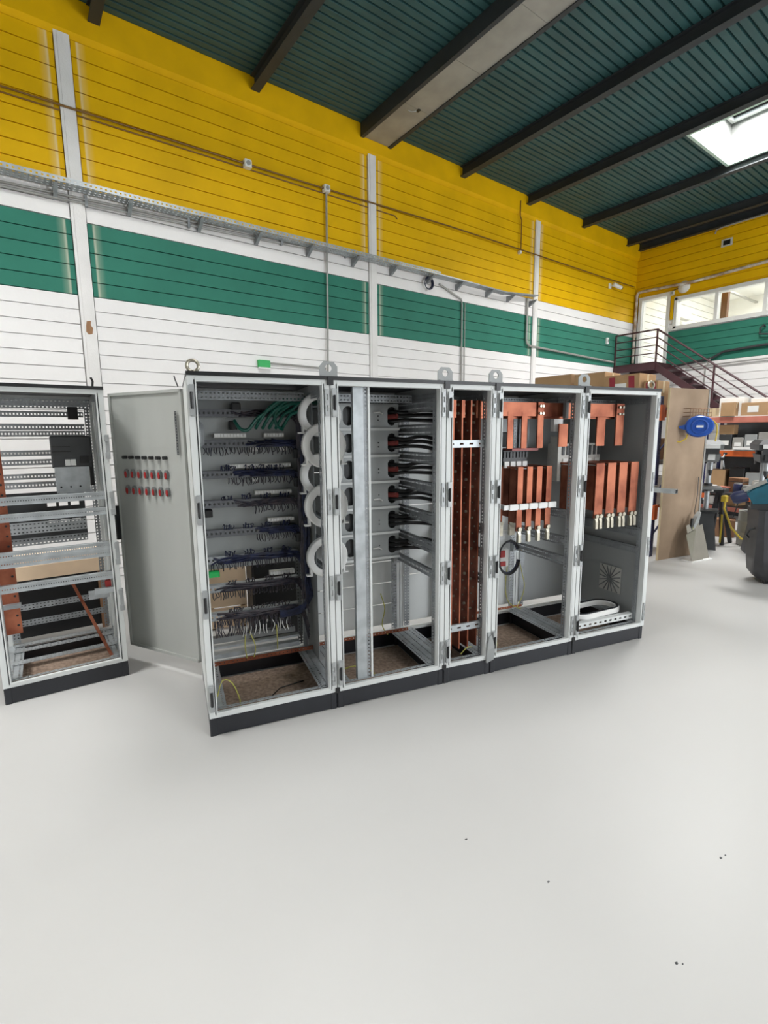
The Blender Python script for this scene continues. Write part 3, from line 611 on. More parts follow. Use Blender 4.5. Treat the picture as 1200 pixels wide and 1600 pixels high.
for x,z in ((.535,1.95),(.53,1.30),(.52,.92)): MB().tube([(x-.04,.545,z),(x,.535,z+.005),(x+.03,.54,z-.01)],.006,5).build('label_tag','white',c2)
def side_rails(root, w, zs, rows=2, hgt=.08, x=None, y0=.06):
    for z in zs:
        xx = w-.045 if x is None else x
        r_ = MB().perf((xx,y0,z-hgt/2),(0,1,0),(0,0,1),D-.10-y0,hgt,rows,.022,.55,.35); r_.box(xx,xx+.02,y0,D-.1,z+hgt/2-.003,z+hgt/2); r_.box(xx,xx+.02,y0,D-.1,z-hgt/2,z-hgt/2+.003); r_.build('side_rail','galvdark',root)
        bk = MB().perf((xx-.035,D-.10,z-.055),(1,0,0),(0,0,1),.05,.11,3,.025,.4,.35,.004); bk.box(xx-.035,xx-.031,D-.10,D-.06,z-.05,z+.05); bk.build('rail_bracket','galv',root)
side_rails(c2,.8,(1.99,1.82,1.62,1.415,1.20,.99)); side_rails(c2,.8,(.80,),1,.06)
side_rails(c2,.8,(1.99,1.79,1.60,1.40,1.20,1.02,.83),1,.045,.06,.12)
for k,(z0,z1) in enumerate(((.19,.37),(.376,.555),(.561,.74),(.746,.925),(.931,1.5),(1.506,2.07))): B(.04,.76,D-.012,D-.009,z0,z1).build('back_panel','cab',c2)
MB().perf((.0,.60,.19),(1,0,0),(0,0,1),.8,.025,1,.03,.4,.4,.006).build('earth_bar','copper',c2)
wires(c2,'earth_wire','wyg',[[(.06,.25,.02),(.10,.25,.12),(.2,.22,.16),(.33,.2,.10),(.36,.2,.01)],[(.6,.7,.5),(.62,.66,.38),(.59,.65,.25),(.62,.6,.18)]],.0045,5)

# ---- cabinet three: vertical copper riser bars
c3 = cabinet('narrow third cabinet with four tall vertical copper bars', 1.6, .4)
lifting_lug(c3,.4)
for k, x in enumerate((.105,.175,.248,.322)):
    cb_ = MB().box(x,x+.010,.09,.20,.20,2.02).build('copper_bar','copper',c3)
    bolts = MB()
    for j in range(26):
        z = .42+j*.058
        if 1.68 < z < 1.77: continue
        big = (j+k) % 4 == 0
        bolts.cyl((x-(.016 if big else .006),.115+(.04 if j%2 else .012)*(1),z),(x,.115+(.04 if j%2 else .012),z),.010 if big else .006,6)
    bolts.build('bolt_row','lug',cb_)
for k, x in enumerate((.122,.192,.30)):
    B(x,x+.014,.10,.18,1.90,2.02).build('copper_joint','copper',c3)
    for z in (1.99,1.93): MB().cyl((x-.03,.13,z),(x+.03,.13,z),.010,8).build('bolt','lug',c3)
for z in (1.72,.375):
    s_ = MB().perf((.05,.075,z-.026),(1,0,0),(0,0,1),.31,.052,1,.07,.45,.3,.003); s_.box(.05,.36,.075,.09,z+.022,z+.026).box(.05,.36,.075,.09,z-.026,z-.022); s_.build('bar_support','galv',c3)
side_rails(c3,.4,(1.10,.92,.72),2,.07)
for z0,z1 in ((.19,.60),(.606,1.2),(1.206,2.07)): B(.04,.36,D-.012,D-.009,z0,z1).build('back_panel','cab',c3)
sk = MB(); sk.loft([[(.355,-.02,.10),(.415,-.02,.12),(.415,-.004,.12),(.355,-.004,.10)],[(.352,-.026,.2),(.418,-.026,.22),(.418,-.004,.22),(.352,-.004,.2)],[(.375,-.016,.30),(.398,-.016,.31),(.398,-.004,.31),(.375,-.004,.30)]]); sk.build('plastic_wrap','cabdark',c3)
wires(c3,'earth_wire','wyg',[[(.2,.1,.15),(.25,.09,.2),(.3,.1,.19)]],.004,5)

# ---- cabinet four and five: horizontal copper bus with droppers and finger bars
def bus(root, x0, x1, v, z0, z1): return B(x0,x1,v,v+.012,z0,z1).build('copper_bus','copper',root)
def dropper(root, x, wx, v, z0, z1, bolts=False):
    d_ = B(x,x+wx,v-.012,v,z0,z1).build('copper_dropper','copper',root)
    if bolts:
        for bz in (z1-.03,z1-.085):
            for bx in (x+wx*.3,x+wx*.75): MB().cyl((bx,v-.026,bz),(bx,v-.012,bz),.011,6).build('bolt','lug',d_)
def finger(root, x, wx, v0, v1, z0, z1, lugs=1):
    f_ = MB().box(x,x+wx,v0,v0+.012,z0,z1).box(x,x+wx,v0+.012,v1,z1-.012,z1).build('copper_finger','copper',root)
    B(x,x+.012,v0+.02,v0+.10,z0+.06,z1-.02).build('copper_flank','copper',root)
    for k in range(lugs):
        xx = x+wx*((k+.5)/lugs)
        MB().cyl((xx,v0-.018,z0+.015),(xx,v0-.001,z0+.015),.017,8).build('lug_bolt','lug',f_)
        MB().loft([[(xx-.016,v0-.006,z0),(xx+.016,v0-.006,z0),(xx+.016,v0+.004,z0),(xx-.016,v0+.004,z0)],[(xx-.013,v0-.014,z0-.03),(xx+.013,v0-.014,z0-.03),(xx+.013,v0+.012,z0-.03),(xx-.013,v0+.012,z0-.03)],[(xx-.013,v0-.016,z0-.09),(xx+.013,v0-.016,z0-.09),(xx+.013,v0+.012,z0-.09),(xx-.013,v0+.012,z0-.09)]]).build('cable_lug','lug',f_)
c4 = cabinet('fourth cabinet with copper bus, finger bars and a white insulator strip', 2.0, .8)
lifting_lug(c4,.8)
bus(c4,-.10,.56,.2,1.918,2.022); bus(c4,.56,.80,.215,1.918,2.022); bus(c4,-.1,.8,.235,1.90,2.01)
for x in (.245,.375,.515): dropper(c4,x,.05 if x < .5 else .055,.21 if x < .5 else .198,1.675,1.95 if x < .5 else 2.024,x > .5)
dropper(c4,.765,.09,.24,1.68,1.86)
B(.30,.55,.21,.33,1.655,1.675).build('contact_block','redsleeve',c4)
br = MB().cbox(.28,.52,.30,.46,1.54,1.66,.006).build('breaker','black',c4)
for k in range(4): B(.29+k*.058,.335+k*.058,.285,.30,1.52,1.57).build('terminal_cover','white',br)
for k in range(8): B(.285+k*.03,.305+k*.03,.29,.30,1.60,1.645).build('arc_vent','mdark',br)
MB().cbox(.36,.48,.46,.56,1.68,1.80,.008).build('relay','black',c4)
for x in (.55,.60): B(x,x+.035,.45,.48,1.10,2.0).build('upright','galvdark',c4)
for k, x in enumerate((.315,.405,.498,.592)): finger(c4,x,.05,.15,.42,1.04,1.535)
for k, x in enumerate((.33,.45)): finger(c4,x,.05,.42,.60,1.04,1.535,2)
wi = B(.18,.67,.128,.149,1.215,1.25).build('insulator_strip','white',c4)
for k in range(5): MB().cbox(.225+k*.0925,.305+k*.0925,.118,.13,1.21,1.256,.004).build('insulator_block','white',wi)
B(.19,.21,.149,.6,1.22,1.25).build('insulator_arm','white',c4)
side_rails(c4,.8,(.93,.77),2,.075); side_rails(c4,.8,(1.15,),2,.07)
for z0,z1 in ((.19,.9),(.906,2.07)): B(.04,.76,D-.012,D-.009,z0,z1).build('back_panel','cab',c4)
MB().perf((-.1,.66,.20),(1,0,0),(0,0,1),.9,.02,1,.03,.4,.4,.006).build('earth_bar','copper',c4)
# boxed device with looped cable on the back
dv = MB().cbox(.50,.60,.60,.68,.62,.78,.01).build('current_unit','white',c4); B(.50,.555,.585,.60,.63,.67).build('red_face','red',dv); B(.50,.545,.585,.60,.71,.77).build('red_face','red',dv)
for k in range(3): MB().tube([(.57+(.10+.008*k)*math.cos(a*PI/9+.5),.57-.008*k,.71+(.14+.008*k)*math.sin(a*PI/9+.5)) for a in range(17)],.006,5).build('looped_cable','wblack' if k else 'wblue',c4,True)
wires(c4,'earth_wire','wyg',[[(.78,.68,.62),(.80,.66,.5),(.82,.65,.4),(.77,.62,.3),(.70,.6,.22)],[(.06,.2,.02),(.1,.2,.16),(.17,.2,.19),(.2,.2,.12),(.16,.18,.03)],[(.66,.7,.6),(.63,.68,.4),(.66,.66,.25),(.75,.6,.2)]],.004,5)

c5 = cabinet('fifth cabinet at the right end with grey side panel and fan filter', 2.8, .8, right_panel=True)
eyebolt(c5,.74)
bus(c5,0,.52,.2,1.918,2.022); bus(c5,0,.56,.235,1.90,2.01)
dropper(c5,.36,.09,.235,1.68,1.95); dropper(c5,.53,.085,.198,1.68,2.024,True); B(.50,.53,.2,.24,1.92,2.02).build('copper_joint','copper',c5)
B(-.06,.03,.26,.30,1.80,1.90).build('busbar_holder','white',c5); B(-.03,.0,.17,.2,1.9,2.07).build('busbar_holder','mgrey',c5)
wb_ = MB().cbox(.16,.62,.42,.58,1.50,1.70,.006).build('breaker','ivory',c5)
for k in range(9): B(.18+k*.05,.205+k*.05,.412,.42,1.60,1.68).build('terminal_screw','mdark',wb_)
for k in range(5): B(.19+k*.09,.24+k*.09,.412,.42,1.52,1.57).build('terminal_cover','white',wb_)
B(.12,.15,.40,.5,1.38,1.76).build('mounting_angle','ivory',c5)
finger(c5,.16,.05,.30,.45,1.08,1.54,1)
for x in (.232,.357,.485,.614): finger(c5,x,.087,.08,.42,1.10,1.545,2)
side_rails(c5,.8,(.94,),2,.08,.745); side_rails(c5,.8,(.785,),2,.065,.745)
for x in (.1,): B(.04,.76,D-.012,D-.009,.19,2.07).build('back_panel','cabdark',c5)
ff = MB().box(.782,.79,.26,.50,.325,.565).build('fan_filter','ivory',c5)
fm = MB()
for k in range(16):
    a = k*PI/8+.1; fm.bar((.779,.38+.02*math.cos(a),.445+.02*math.sin(a)),(.779,.38+.115*math.cos(a)/max(abs(math.cos(a)),abs(math.sin(a))),.445+.115*math.sin(a)/max(abs(math.cos(a)),abs(math.sin(a)))),.006,.008)
fm.build('filter_ribs','mgrey',ff); MB().lathe([(.0,-.01),(.02,-.01),(.02,0),(0,0)],(.779,.38,.445),'x',12).build('filter_hub','mgrey',ff)
MB().perf((.06,.085,.165),(1,0,0),(0,0,1),.69,.045,1,.055,.55,.4,.004).build('punched_angle','cab',c5)
B(.06,.75,.085,.13,.208,.212).build('angle_top','cab',c5)
# floor ring and loose oval frame lying in the bottom of cabinet five
p5 = O0+Uv*3.25+Vv*.27
ov = thing('oval_gasket_frame','white oval gland frame lying in the bottom of the right end cabinet','frame',(p5.x,p5.y,.2125),-CA+.06)
def oval(a,r,z,n=12): return [(a+r*math.cos(t),r*math.sin(t),z) for t in [-PI/2+PI*k/n for k in range(n+1)]]+[(-a+r*math.cos(t),r*math.sin(t),z) for t in [PI/2+PI*k/n for k in range(n+1)]]
MB().loft([oval(.16,.135,0),oval(.16,.135,.035),oval(.16,.128,.042),oval(.16,.098,.042),oval(.16,.092,.036),oval(.16,.092,0)],True,False).build('frame_ring','white',ov,True)
MB().loft([oval(.16,.128,.0425),oval(.16,.126,.047),oval(.16,.108,.047),oval(.16,.106,.0425)],True,False).build('rubber_seal','plinth',ov)
# thin sheets standing for the brown concrete floor inside the open plinths
for k,(u0,wd,lab) in enumerate(((0,.8,'speckled brown board on the ground inside the first wired cabinet'),(.8,.8,'speckled brown board on the ground inside the cabinet with steel channel'),(1.6,.4,'speckled brown board on the ground below the vertical copper bars'),(2.0,.8,'speckled brown board on the ground inside the fourth cabinet'),(2.8,.8,'speckled brown board on the ground below the oval frame'))):
    p = O0+Uv*(u0+wd/2)+Vv*.4; o = MB().box(-wd/2+.03,wd/2-.03,-.345,.345,0,.003).build('ground_concrete','brownfloor'); o.location = (p.x,p.y,.001); o.rotation_euler = (0,0,-CA); tag(o,lab,'concrete','brown concrete inside the plinths')
p = O0+Uv*.4+Vv*.35
tw = MB(); tw.tube([(-.3,-.1,.008),(-.05,-.12,.010),(.1,.06,.008),(.28,.1,.008)],.004,5); o = tw.build('loose_wire','wblack'); o.location = (p.x,p.y,.002); o.rotation_euler = (0,0,-CA); tag(o,'loose dark wire lying on the board inside the first cabinet','wire')
tw = MB(); tw.tube([(-.3,-.16,.008),(-.12,-.10,.010),(.02,-.17,.008),(.12,-.2,.008)],.0035,5); o = tw.build('loose_wire','wood'); o.location = (p.x,p.y,.002); o.rotation_euler = (0,0,-CA); tag(o,'loose brown wire crossing the dark one inside the first cabinet','wire')

# ---- separate cabinet at the left edge
CA2 = .04
k2 = thing('switchgear_cabinet','separate open cabinet at the left edge with black circuit breaker','cabinet',(.537-.76*math.cos(CA2),4.0+.76*math.sin(CA2),0),-CA2)
W2 = .76
frame(k2, W2, (), latch=False)
def L2(x): return x+W2
for z in (1.378,1.268,1.015,.962,.793):
    r_ = MB().perf((.03,.02,z-.024),(1,0,0),(0,0,1),W2-.075,.048,1,.014,.5,.2,.003); r_.box(.03,W2-.045,.012,.05,z+.020,z+.026).box(.03,W2-.045,.012,.05,z-.026,z-.02); r_.build('front_rail','galv',k2)
    B(W2-.09,W2-.045,.018,.055,z-.028,z+.028).build('rail_bracket','galvdark',k2)
B(L2(-.17),W2-.045,.02,.05,.66,.70).build('front_rail','galv',k2); MB().cbox(L2(-.10),L2(-.06),.05,.08,.70,.75,.005).build('red_block','red',k2)
for z in (1.87,1.82,1.67,1.60,1.49,1.42,1.97): MB().perf((.05,.74,z-.022),(1,0,0),(0,0,1),W2-.14,.044,1,.022,.55,.4).build('rear_rail','galvdark',k2)
for z,rw in ((1.20,2),(1.12,2),(1.0,2)): MB().perf((.05,.62,z-.035),(1,0,0),(0,0,1),W2-.2,.06,rw,.025,.55,.4).build('rear_rail','galvdark',k2)
for z,y in ((.155,.30),(.155,.55),(.155,.68)): MB().perf((.04,y,z),(1,0,0),(0,1,0),W2-.08,.075,2,.025,.55,.3).build('base_cross_rail','galv',k2)
bk = MB().cbox(L2(-.34),L2(-.085),.30,.52,1.57,1.80,.008).build('circuit_breaker','mdark',k2)
MB().box(L2(-.11),L2(-.085),.31,.5,1.43,1.57).build('breaker_side','black',bk); MB().box(L2(-.33),L2(-.115),.292,.30,1.385,1.575).build('metal_cover','galv',bk)
for x in (-.26,-.225): B(L2(x),L2(x+.032),.290,.30,1.585,1.63).build('toggle','white',bk)
B(L2(-.165),L2(-.11),.285,.30,1.60,1.65).build('dial_housing','black',bk)
for z in (1.72,1.685): B(L2(-.335),L2(-.22),.294,.30,z,z+.006).build('arc_slot','black',bk)
for x in (-.32,-.15): B(L2(x),L2(x+.05),.27,.30,1.378,1.40).build('mounting_foot','galv',bk)
for x in (-.30,-.24,-.18): MB().cyl((L2(x),.288,1.43),(L2(x),.292,1.43),.007,8).build('cover_screw','black',bk)
cbar = MB().box(L2(-.72),L2(-.62),.145,.157,.44,1.75).build('copper_bar','copper',k2)
hs = MB()
for k in range(18): hs.cyl((L2(-.64),.1435,.5+k*.07),(L2(-.64),.146,.5+k*.07),.008,8)
hs.build('bolt_holes','black',cbar)
B(L2(-.745),L2(-.61),.11,.145,.63,.66).build('bar_clamp','galvdark',k2)
MB().bar((L2(-.10),.10,.15),(L2(-.30),.78,.62),.022,.006).build('copper_strap','copper',k2)
MB().perf((W2-.048,.05,.2),(0,0,1),(0,1,0),1.85,.03,1,.025,.5,.3).build('side_upright','cab',k2)
for y in (.32,.64): B(W2-.05,W2-.02,y,y+.05,.2,2.05).build('side_upright','cab',k2)
B(W2-.004,W2-.001,.05,D-.05,PL+.01,H-.005).build('side_panel','cab',k2)
MB().cbox(W2-.2,W2-.13,.66,.74,1.93,2.03,.006).build('relay','black',k2)
B(W2-.2,W2-.06,.3,.302,.55,.62).build('bracket_plate','galv',k2)
for z in (1.72,1.32,.95,.6): inst('hinge',hinge_me,k2,(W2-.006,.012,z),0)
MB().tube([(W2-.06,.05,H+.02),(W2-.055,.05,H+.06),(W2-.065,.05,H+.085)],.008,6).build('eyebolt','black',k2)
o = MB().box(-.35,.35,-.345,.345,0,.003).build('ground_concrete','brownfloor'); q = Vector((.537-.38*math.cos(CA2)+.4*math.sin(CA2),4.0+.38*math.sin(CA2)+.4*math.cos(CA2),.001)); o.location = q; o.rotation_euler = (0,0,-CA2); tag(o,'worn brown board on the ground inside the separate left cabinet','concrete','brown concrete inside the plinths')  # brown concrete floor built as a thin sheet

bp_holes = [[(x,z),(x+.06,z),(x+.06,z+.03),(x,z+.03)] for z in (1.10,1.24) for x in (.36,.44,.52)]
MB().plate([(.05,.98),(.62,.98),(.62,1.36),(.05,1.36)],bp_holes,lambda a,b,t:(a,.765+t,b),.004).build('back_plate','mdark',k2)
MB().perf((.05,.60,1.06),(1,0,0),(0,0,1),W2-.2,.09,3,.025,.55,.4).build('wide_rear_rail','galv',k2)
for z,y in ((.30,.72),(.42,.76)): MB().perf((.05,y,z),(1,0,0),(0,0,1),W2-.12,.05,2,.025,.55,.4).build('rear_rail','galvdark',k2)
bw = thing('wooden_bench','low timber bench standing behind the separate left cabinet','bench',(.15,5.35,0),-.03)
B(-.6,.42,-.2,.25,.70,.74).build('bench_top','tan',bw); B(-.6,.42,-.22,-.2,.58,.70).build('front_board','tan',bw); B(-.6,.42,-.15,-.12,.05,.57).build('underside_shade','black',bw)  # black sheet stands for the shade under the bench
for x in (-.58,.36): B(x,x+.05,-.2,-.15,0,.7).build('leg','wood',bw); B(x,x+.05,.2,.25,0,.7).build('leg','wood',bw)
# pale plywood sheet and black crate seen through the open back of the first cabinet
q = O0+Uv*.12+Vv*1.75
pw = thing('plywood_crate','pale plywood crate standing behind the first cabinet','crate',(q.x,q.y,0),-CA)
for k in range(4): B(-.02,.34,-.02,.0,.02+k*.2,.205+k*.2).build('plank','tan',pw)
for x in (0.0,.28): B(x,x+.04,.0,.03,0,.82).build('batten','wood',pw)
B(-.02,.34,.0,.4,.82,.84).build('lid','tan',pw); B(-.02,.0,.0,.4,.0,.82).build('side','tan',pw); B(.32,.34,.0,.4,.0,.82).build('side','tan',pw)
q = O0+Uv*.66+Vv*1.5
bc = thing('black_crate','black plastic crate standing behind the first cabinet wiring','crate',(q.x,q.y,0),-CA)
MB().cbox(-.20,.40,-.2,.2,.0,.86,.02).build('crate_body','black',bc); MB().cbox(-.21,.42,-.21,.22,.82,.88,.01).build('rim','mdark',bc)

# ------------------------------------------------------------------ right-hand workshop corner
def carton(x, y, z, sx, sy, sz, rz, label, tape=True, mats='card', lab=None, stripes=False, group=None):
    c = thing('cardboard_box',label,'box',(x,y,z),rz,group); MB().cbox(-sx/2,sx/2,-sy/2,sy/2,0,sz,.004).build('carton',mats,c)
    for s in (-1,1): B(-sx/2+.003,sx/2-.003,min(0.002*s,s*(sy/2-.003)),max(.002*s,s*(sy/2-.003)),sz,sz+.004).build('flap',mats,c)
    if tape: B(-.025,.025,-sy/2-.002,-sy/2,sz*.55,sz).build('tape','tape',c); 
    if lab:
        B(-sx/2-.002,-sx/2,-sy*.15,sy*.25,sz*.25,sz*.75).build('paper_label','label',c)
    if stripes:
        for a in (-.42,.12): MB().loft([[(-sx/2-.003,a*sy,0.01),(-sx/2-.003,(a+.16)*sy,.01),(-sx/2-.001,(a+.16)*sy,.01),(-sx/2-.001,a*sy,.01)],[(-sx/2-.003,(a+.06)*sy,sz*.95),(-sx/2-.003,(a+.22)*sy,sz*.95),(-sx/2-.001,(a+.22)*sy,sz*.95),(-sx/2-.001,(a+.06)*sy,sz*.95)]]).build('printed_stripe','crimson',c)
    return c
# rack A, end-on behind the cabinet row
ra = thing('pallet_rack','orange and navy pallet rack end behind the right end cabinet','rack',(7.35,3.36,0))
for x in (-.08,.75):
    for y in (0,2.9): MB().perf((x,y,0),(0,0,1),(1,0,0),2.28,.07,1,.05,.4,.3,.05).build('upright','rackblue',ra)
for z in (2.06,.66):
    for x in (-.1,.76): B(x,x+.05,.03,2.9,z-.05,z+.06).build('beam','orange',ra)
    B(-.12,-.02,-.035,-.002,z-.11,z+.1).build('beam_connector','orange',ra); 
    B(-.05,.8,0.05,2.9,z+.06,z+.08).build('shelf_board','wood',ra)
B(-.1,.8,.02,2.9,1.33,1.39).build('shelf_board','mgrey',ra)
for k, z in enumerate((.3,.9,1.5)): MB().bar((-.05,.02,z),(.78,.02,z+.5),.02,.02).build('brace','rackblue',ra)
carton(7.55,5.15,2.14,.5,.7,.58,0,'plain brown carton, leftmost on top of the rack behind the cabinets')
carton(7.55,4.50,2.14,.5,.5,.56,.05,'brown carton with taped side, second from left on the high rack')
carton(7.5,3.95,2.14,.45,.55,.48,-.04,'carton with crimson stripes above the right end cabinet',lab=True,stripes=True)
carton(7.5,3.55,2.14,.35,.2,.36,0.0,'small crimson-striped carton at the rack end beside the eyebolt',stripes=True)
carton(7.5,3.50,.745,.4,.22,.2,0,'white carton on the low rack shelf',False,'white')
carton(7.5,3.50,.95,.38,.22,.2,.03,'upper white carton stacked on the low rack shelf',False,'white')
carton(7.5,3.55,1.395,.3,.25,.3,.03,'dark brown carton on the middle rack shelf',False,'wood')
rb = thing('red_gas_bottle','red gas bottle on the floor below the rack beams','gas bottle',(7.27,3.5,0)); MB().lathe([(0,0),(.10,0),(.115,.03),(.115,.3),(.09,.38),(.03,.42),(0,.42)],n=18).build('bottle','red',rb,True); MB().cyl((0,0,.4),(0,0,.5),.03,10).build('valve','lug',rb)
tag(MB().cbox(7.36,7.48,3.42,3.56,1.156,1.23,.01).build('red_tin','red',base=True),'small red tin on top of the white cartons in the rack','tin')
ar = MB(); ar.box(6.9,6.905,2.93,3.36,.985,1.045).box(6.905,6.97,2.93,3.36,.985,.99).box(6.905,6.97,2.93,3.36,1.04,1.045).box(6.97,6.975,2.93,3.36,.985,1.045)
ar.box(6.94,7.3,3.34,3.36,.99,1.04); tag(ar.build('steel_tube','galv',base=True),'hollow grey steel tube sticking out in front of the brown panel','tube')
# brown fibreboard partition
A_ = Vector((7.13,3.19,0)); B_ = Vector((7.94,3.035,0)); ax = (B_-A_); rz = math.atan2(ax.y,ax.x); LP = ax.length
pn = thing('fibreboard_panel','tall brown fibreboard panel standing beside the cabinets','panel',(A_.x,A_.y,0),rz)
MB().box(0,LP,0,.02,0,2.375).build('panel_sheet','cardpanel',pn); B(-.004,0,-.004,.024,0,2.37).build('edge_trim','tape',pn); B(LP,LP+.03,-.01,.03,0,2.37).build('edge_post','conduit',pn)
# mesh basket on the panel
bs = thing('wire_basket','small brown wire basket above the blue hose reel','basket',(A_.x+ax.x*.62,A_.y+ax.y*.62-.005,2.0),rz)
for z in (0,.05,.1): MB().tube([(-.22,-.005,z),(-.22,-.1,z),(.25,-.1,z),(.25,-.005,z)],.004,5).build('hoop_wire','wood',bs)
for k in range(9): MB().tube([(-.22+k*.0587,-.1,0),(-.22+k*.0587,-.1,.1)],.003,5).build('upright_wire','wood',bs)
# blue hose reel
hr = thing('hose_reel','blue round hose reel hanging in front of the brown panel','hose reel',(7.46,2.94,1.86),-1.1)
body = [(.16*math.cos(a*PI/12)*(1.12 if math.cos(a*PI/12)>.3 else 1),.145*math.sin(a*PI/12)) for a in range(24)]
MB().loft([[(x*.9,-.06,z*.9) for x,z in body],[(x,-.04,z) for x,z in body],[(x,.04,z) for x,z in body],[(x*.9,.06,z*.9) for x,z in body]]).build('reel_case','blue',hr,True)
MB().lathe([(.085,-.075),(.1,-.07),(.1,-.055),(.085,-.055)],(0.01,0,0),'y',24).build('reel_ring','blue',hr,True); MB().lathe([(0,-.07),(.05,-.07),(.055,-.055),(0,-.055)],(0.01,0,0),'y',20).build('reel_hub','blue',hr,True)
B(-.03,.05,-.074,-.069,-.015,.012).build('name_plate','label',hr)
MB().loft([[(-.23,-.02,-.02),(-.14,-.03,-.05),(-.14,-.03,.03),(-.23,-.02,.005)],[(-.23,.02,-.02),(-.14,.03,-.05),(-.14,.03,.03),(-.23,.02,.005)]]).build('hose_outlet','blue',hr)
MB().box(-.02,.02,.05,.12,.08,.16).build('wall_bracket','mgrey',hr)
MB().tube([(-.23,0,-.01),(-.29,0,-.05),(-.32,0,-.12),(-.28,0,-.19),(-.2,0,-.21),(-.13,0,-.16),(-.12,0,-.10)],.009,7).build('hose','yellow',hr,True)
MB().tube([(.16,.02,.08),(.21,.02,.02),(.22,.02,-.08),(.21,.02,-.2)],.009,7).build('hose','yellow',hr,True)
# bright steel offcuts leaning on the panel foot
so = thing('steel_offcuts','stack of shiny steel sheets leaning at the foot of the brown panel','metal sheet',(7.72,2.95,0),rz)
for k,(a,b_,hh) in enumerate(((-.25,.05,.48),(-.18,.12,.42),(-.3,-.05,.36))):
    MB().loft([[(a,-.12-.02*k,0),(b_,-.12-.02*k,0),(b_,-.118-.02*k,0),(a,-.118-.02*k,0)],[(a+.04,.02-.02*k,hh),(b_,.02-.02*k,hh+.06),(b_,.022-.02*k,hh+.06),(a+.04,.022-.02*k,hh)]]).build('sheet','steelbright',so)
B(-.32,.14,-.17,-.02,0,.012).build('base_sheet','white',so)
gd = thing('grinder_guard','grey green tool hanging low on the brown panel','tool',(7.74,3.0,.42),rz)
MB().loft([[(-.08,-.06,0),(.02,-.06,.1),(.05,-.06,.24),(-.02,-.06,.18),(-.1,-.06,.04)],[(-.08,0,0),(.02,0,.1),(.05,0,.24),(-.02,0,.18),(-.1,0,.04)]]).build('guard','inner',gd); MB().cyl((-.11,-.04,.16),(-.13,-.04,-.12),.02,8).build('handle','black',gd); MB().cyl((-.1,-.03,-.0),(-.08,-.03,.04),.028,8).build('collar','wyg',gd)
pipe('hanging_cord',[(7.84,3.03,1.15),(7.83,3.02,.9),(7.78,3.02,.66),(7.75,3.0,.62)],.005,'wblack','thin dark cord hanging down the brown panel edge','cord',5)
# drill press one
def drill_press(label, x, y, rz, s=1.0, dark=False):
    d = thing('drill_press',label,'drill press',(x,y,0),rz); hm = 'mdark' if dark else 'mgrey'
    MB().loft([[(-.16*s,-.14,0),(.16*s,-.14,0),(.16*s,.2,0),(-.16*s,.2,0)],[(-.1,-.08,.55),(.1,-.08,.55),(.1,.12,.55),(-.1,.12,.55)],[(-.16,-.14,.60),(.16,-.14,.60),(.16,.2,.60),(-.16,.2,.60)]]).build('stand','mdark' if not dark else 'bin',d)
    MB().cyl((0,.12,.6),(0,.12,1.5),.035,12).build('column','galv',d,True)
    MB().cbox(-.17,.17,-.2,.12,.93,.965,.01).build('table','mgrey',d); MB().cyl((0,.12,.88),(0,.12,1.0),.06,12).build('table_clamp','mdark',d)
    MB().loft([[(-.09,-.16,1.34),(.09,-.16,1.34),(.1,.22,1.36),(-.1,.22,1.36)],[(-.11,-.18,1.46),(.11,-.18,1.46),(.12,.26,1.46),(-.12,.26,1.46)]]).build('head',hm,d)
    MB().loft([[(-.13,-.22,1.52),(.13,-.22,1.52),(.14,.34,1.52),(-.14,.34,1.52)],[(-.14,-.23,1.60),(.14,-.23,1.60),(.15,.36,1.60),(-.15,.36,1.60)],[(-.09,-.17,1.66),(.09,-.17,1.66),(.1,.3,1.67),(-.1,.3,1.67)]]).build('pulley_cover',hm,d)
    B(-.085,.085,-.225,-.17,1.46,1.53).build('cover_neck','mdark',d)
    B(-.09,.09,-.238,-.222,1.545,1.60).build('front_label','label',d); B(-.05,.04,-.19,-.165,1.37,1.47).build('scale_plate','label' if not dark else 'mdark',d)
    MB().cyl((0,.28,1.30),(0,.28,1.52),.085,14).build('motor','mdark' if not dark else 'black',d,True)
    MB().cyl((0,-.08,1.22),(0,-.08,1.36),.032,12).build('quill','galv',d,True); MB().tube([(0,-.08,1.22),(0,-.08,1.17),(0,-.08,1.13)],[.03,.026,.012],12).build('chuck','mdark',d,True)
    hub = MB().cyl((.1,-.05,1.39),(.16,-.05,1.39),.03,10).build('feed_hub','mdark',d)
    for k in range(3):
        a = k*2*PI/3+.5; MB().tube([(.15,-.05,1.39),(.17,-.05+.13*math.cos(a),1.39+.13*math.sin(a))],[.006,.006],6).build('feed_handle','galv',hub)
        MB().cyl((.17,-.05+.13*math.cos(a),1.39+.13*math.sin(a)),(.171,-.05+.16*math.cos(a),1.39+.16*math.sin(a)),.014,8).build('knob','black',hub)
    return d
drill_press('grey drill press with white front label beside the blue hose reel',8.5,3.14,-1.15)
d2 = drill_press('dark drill press with grey cover at the right edge of the photo',8.75,2.52,-1.1,1.0,True)
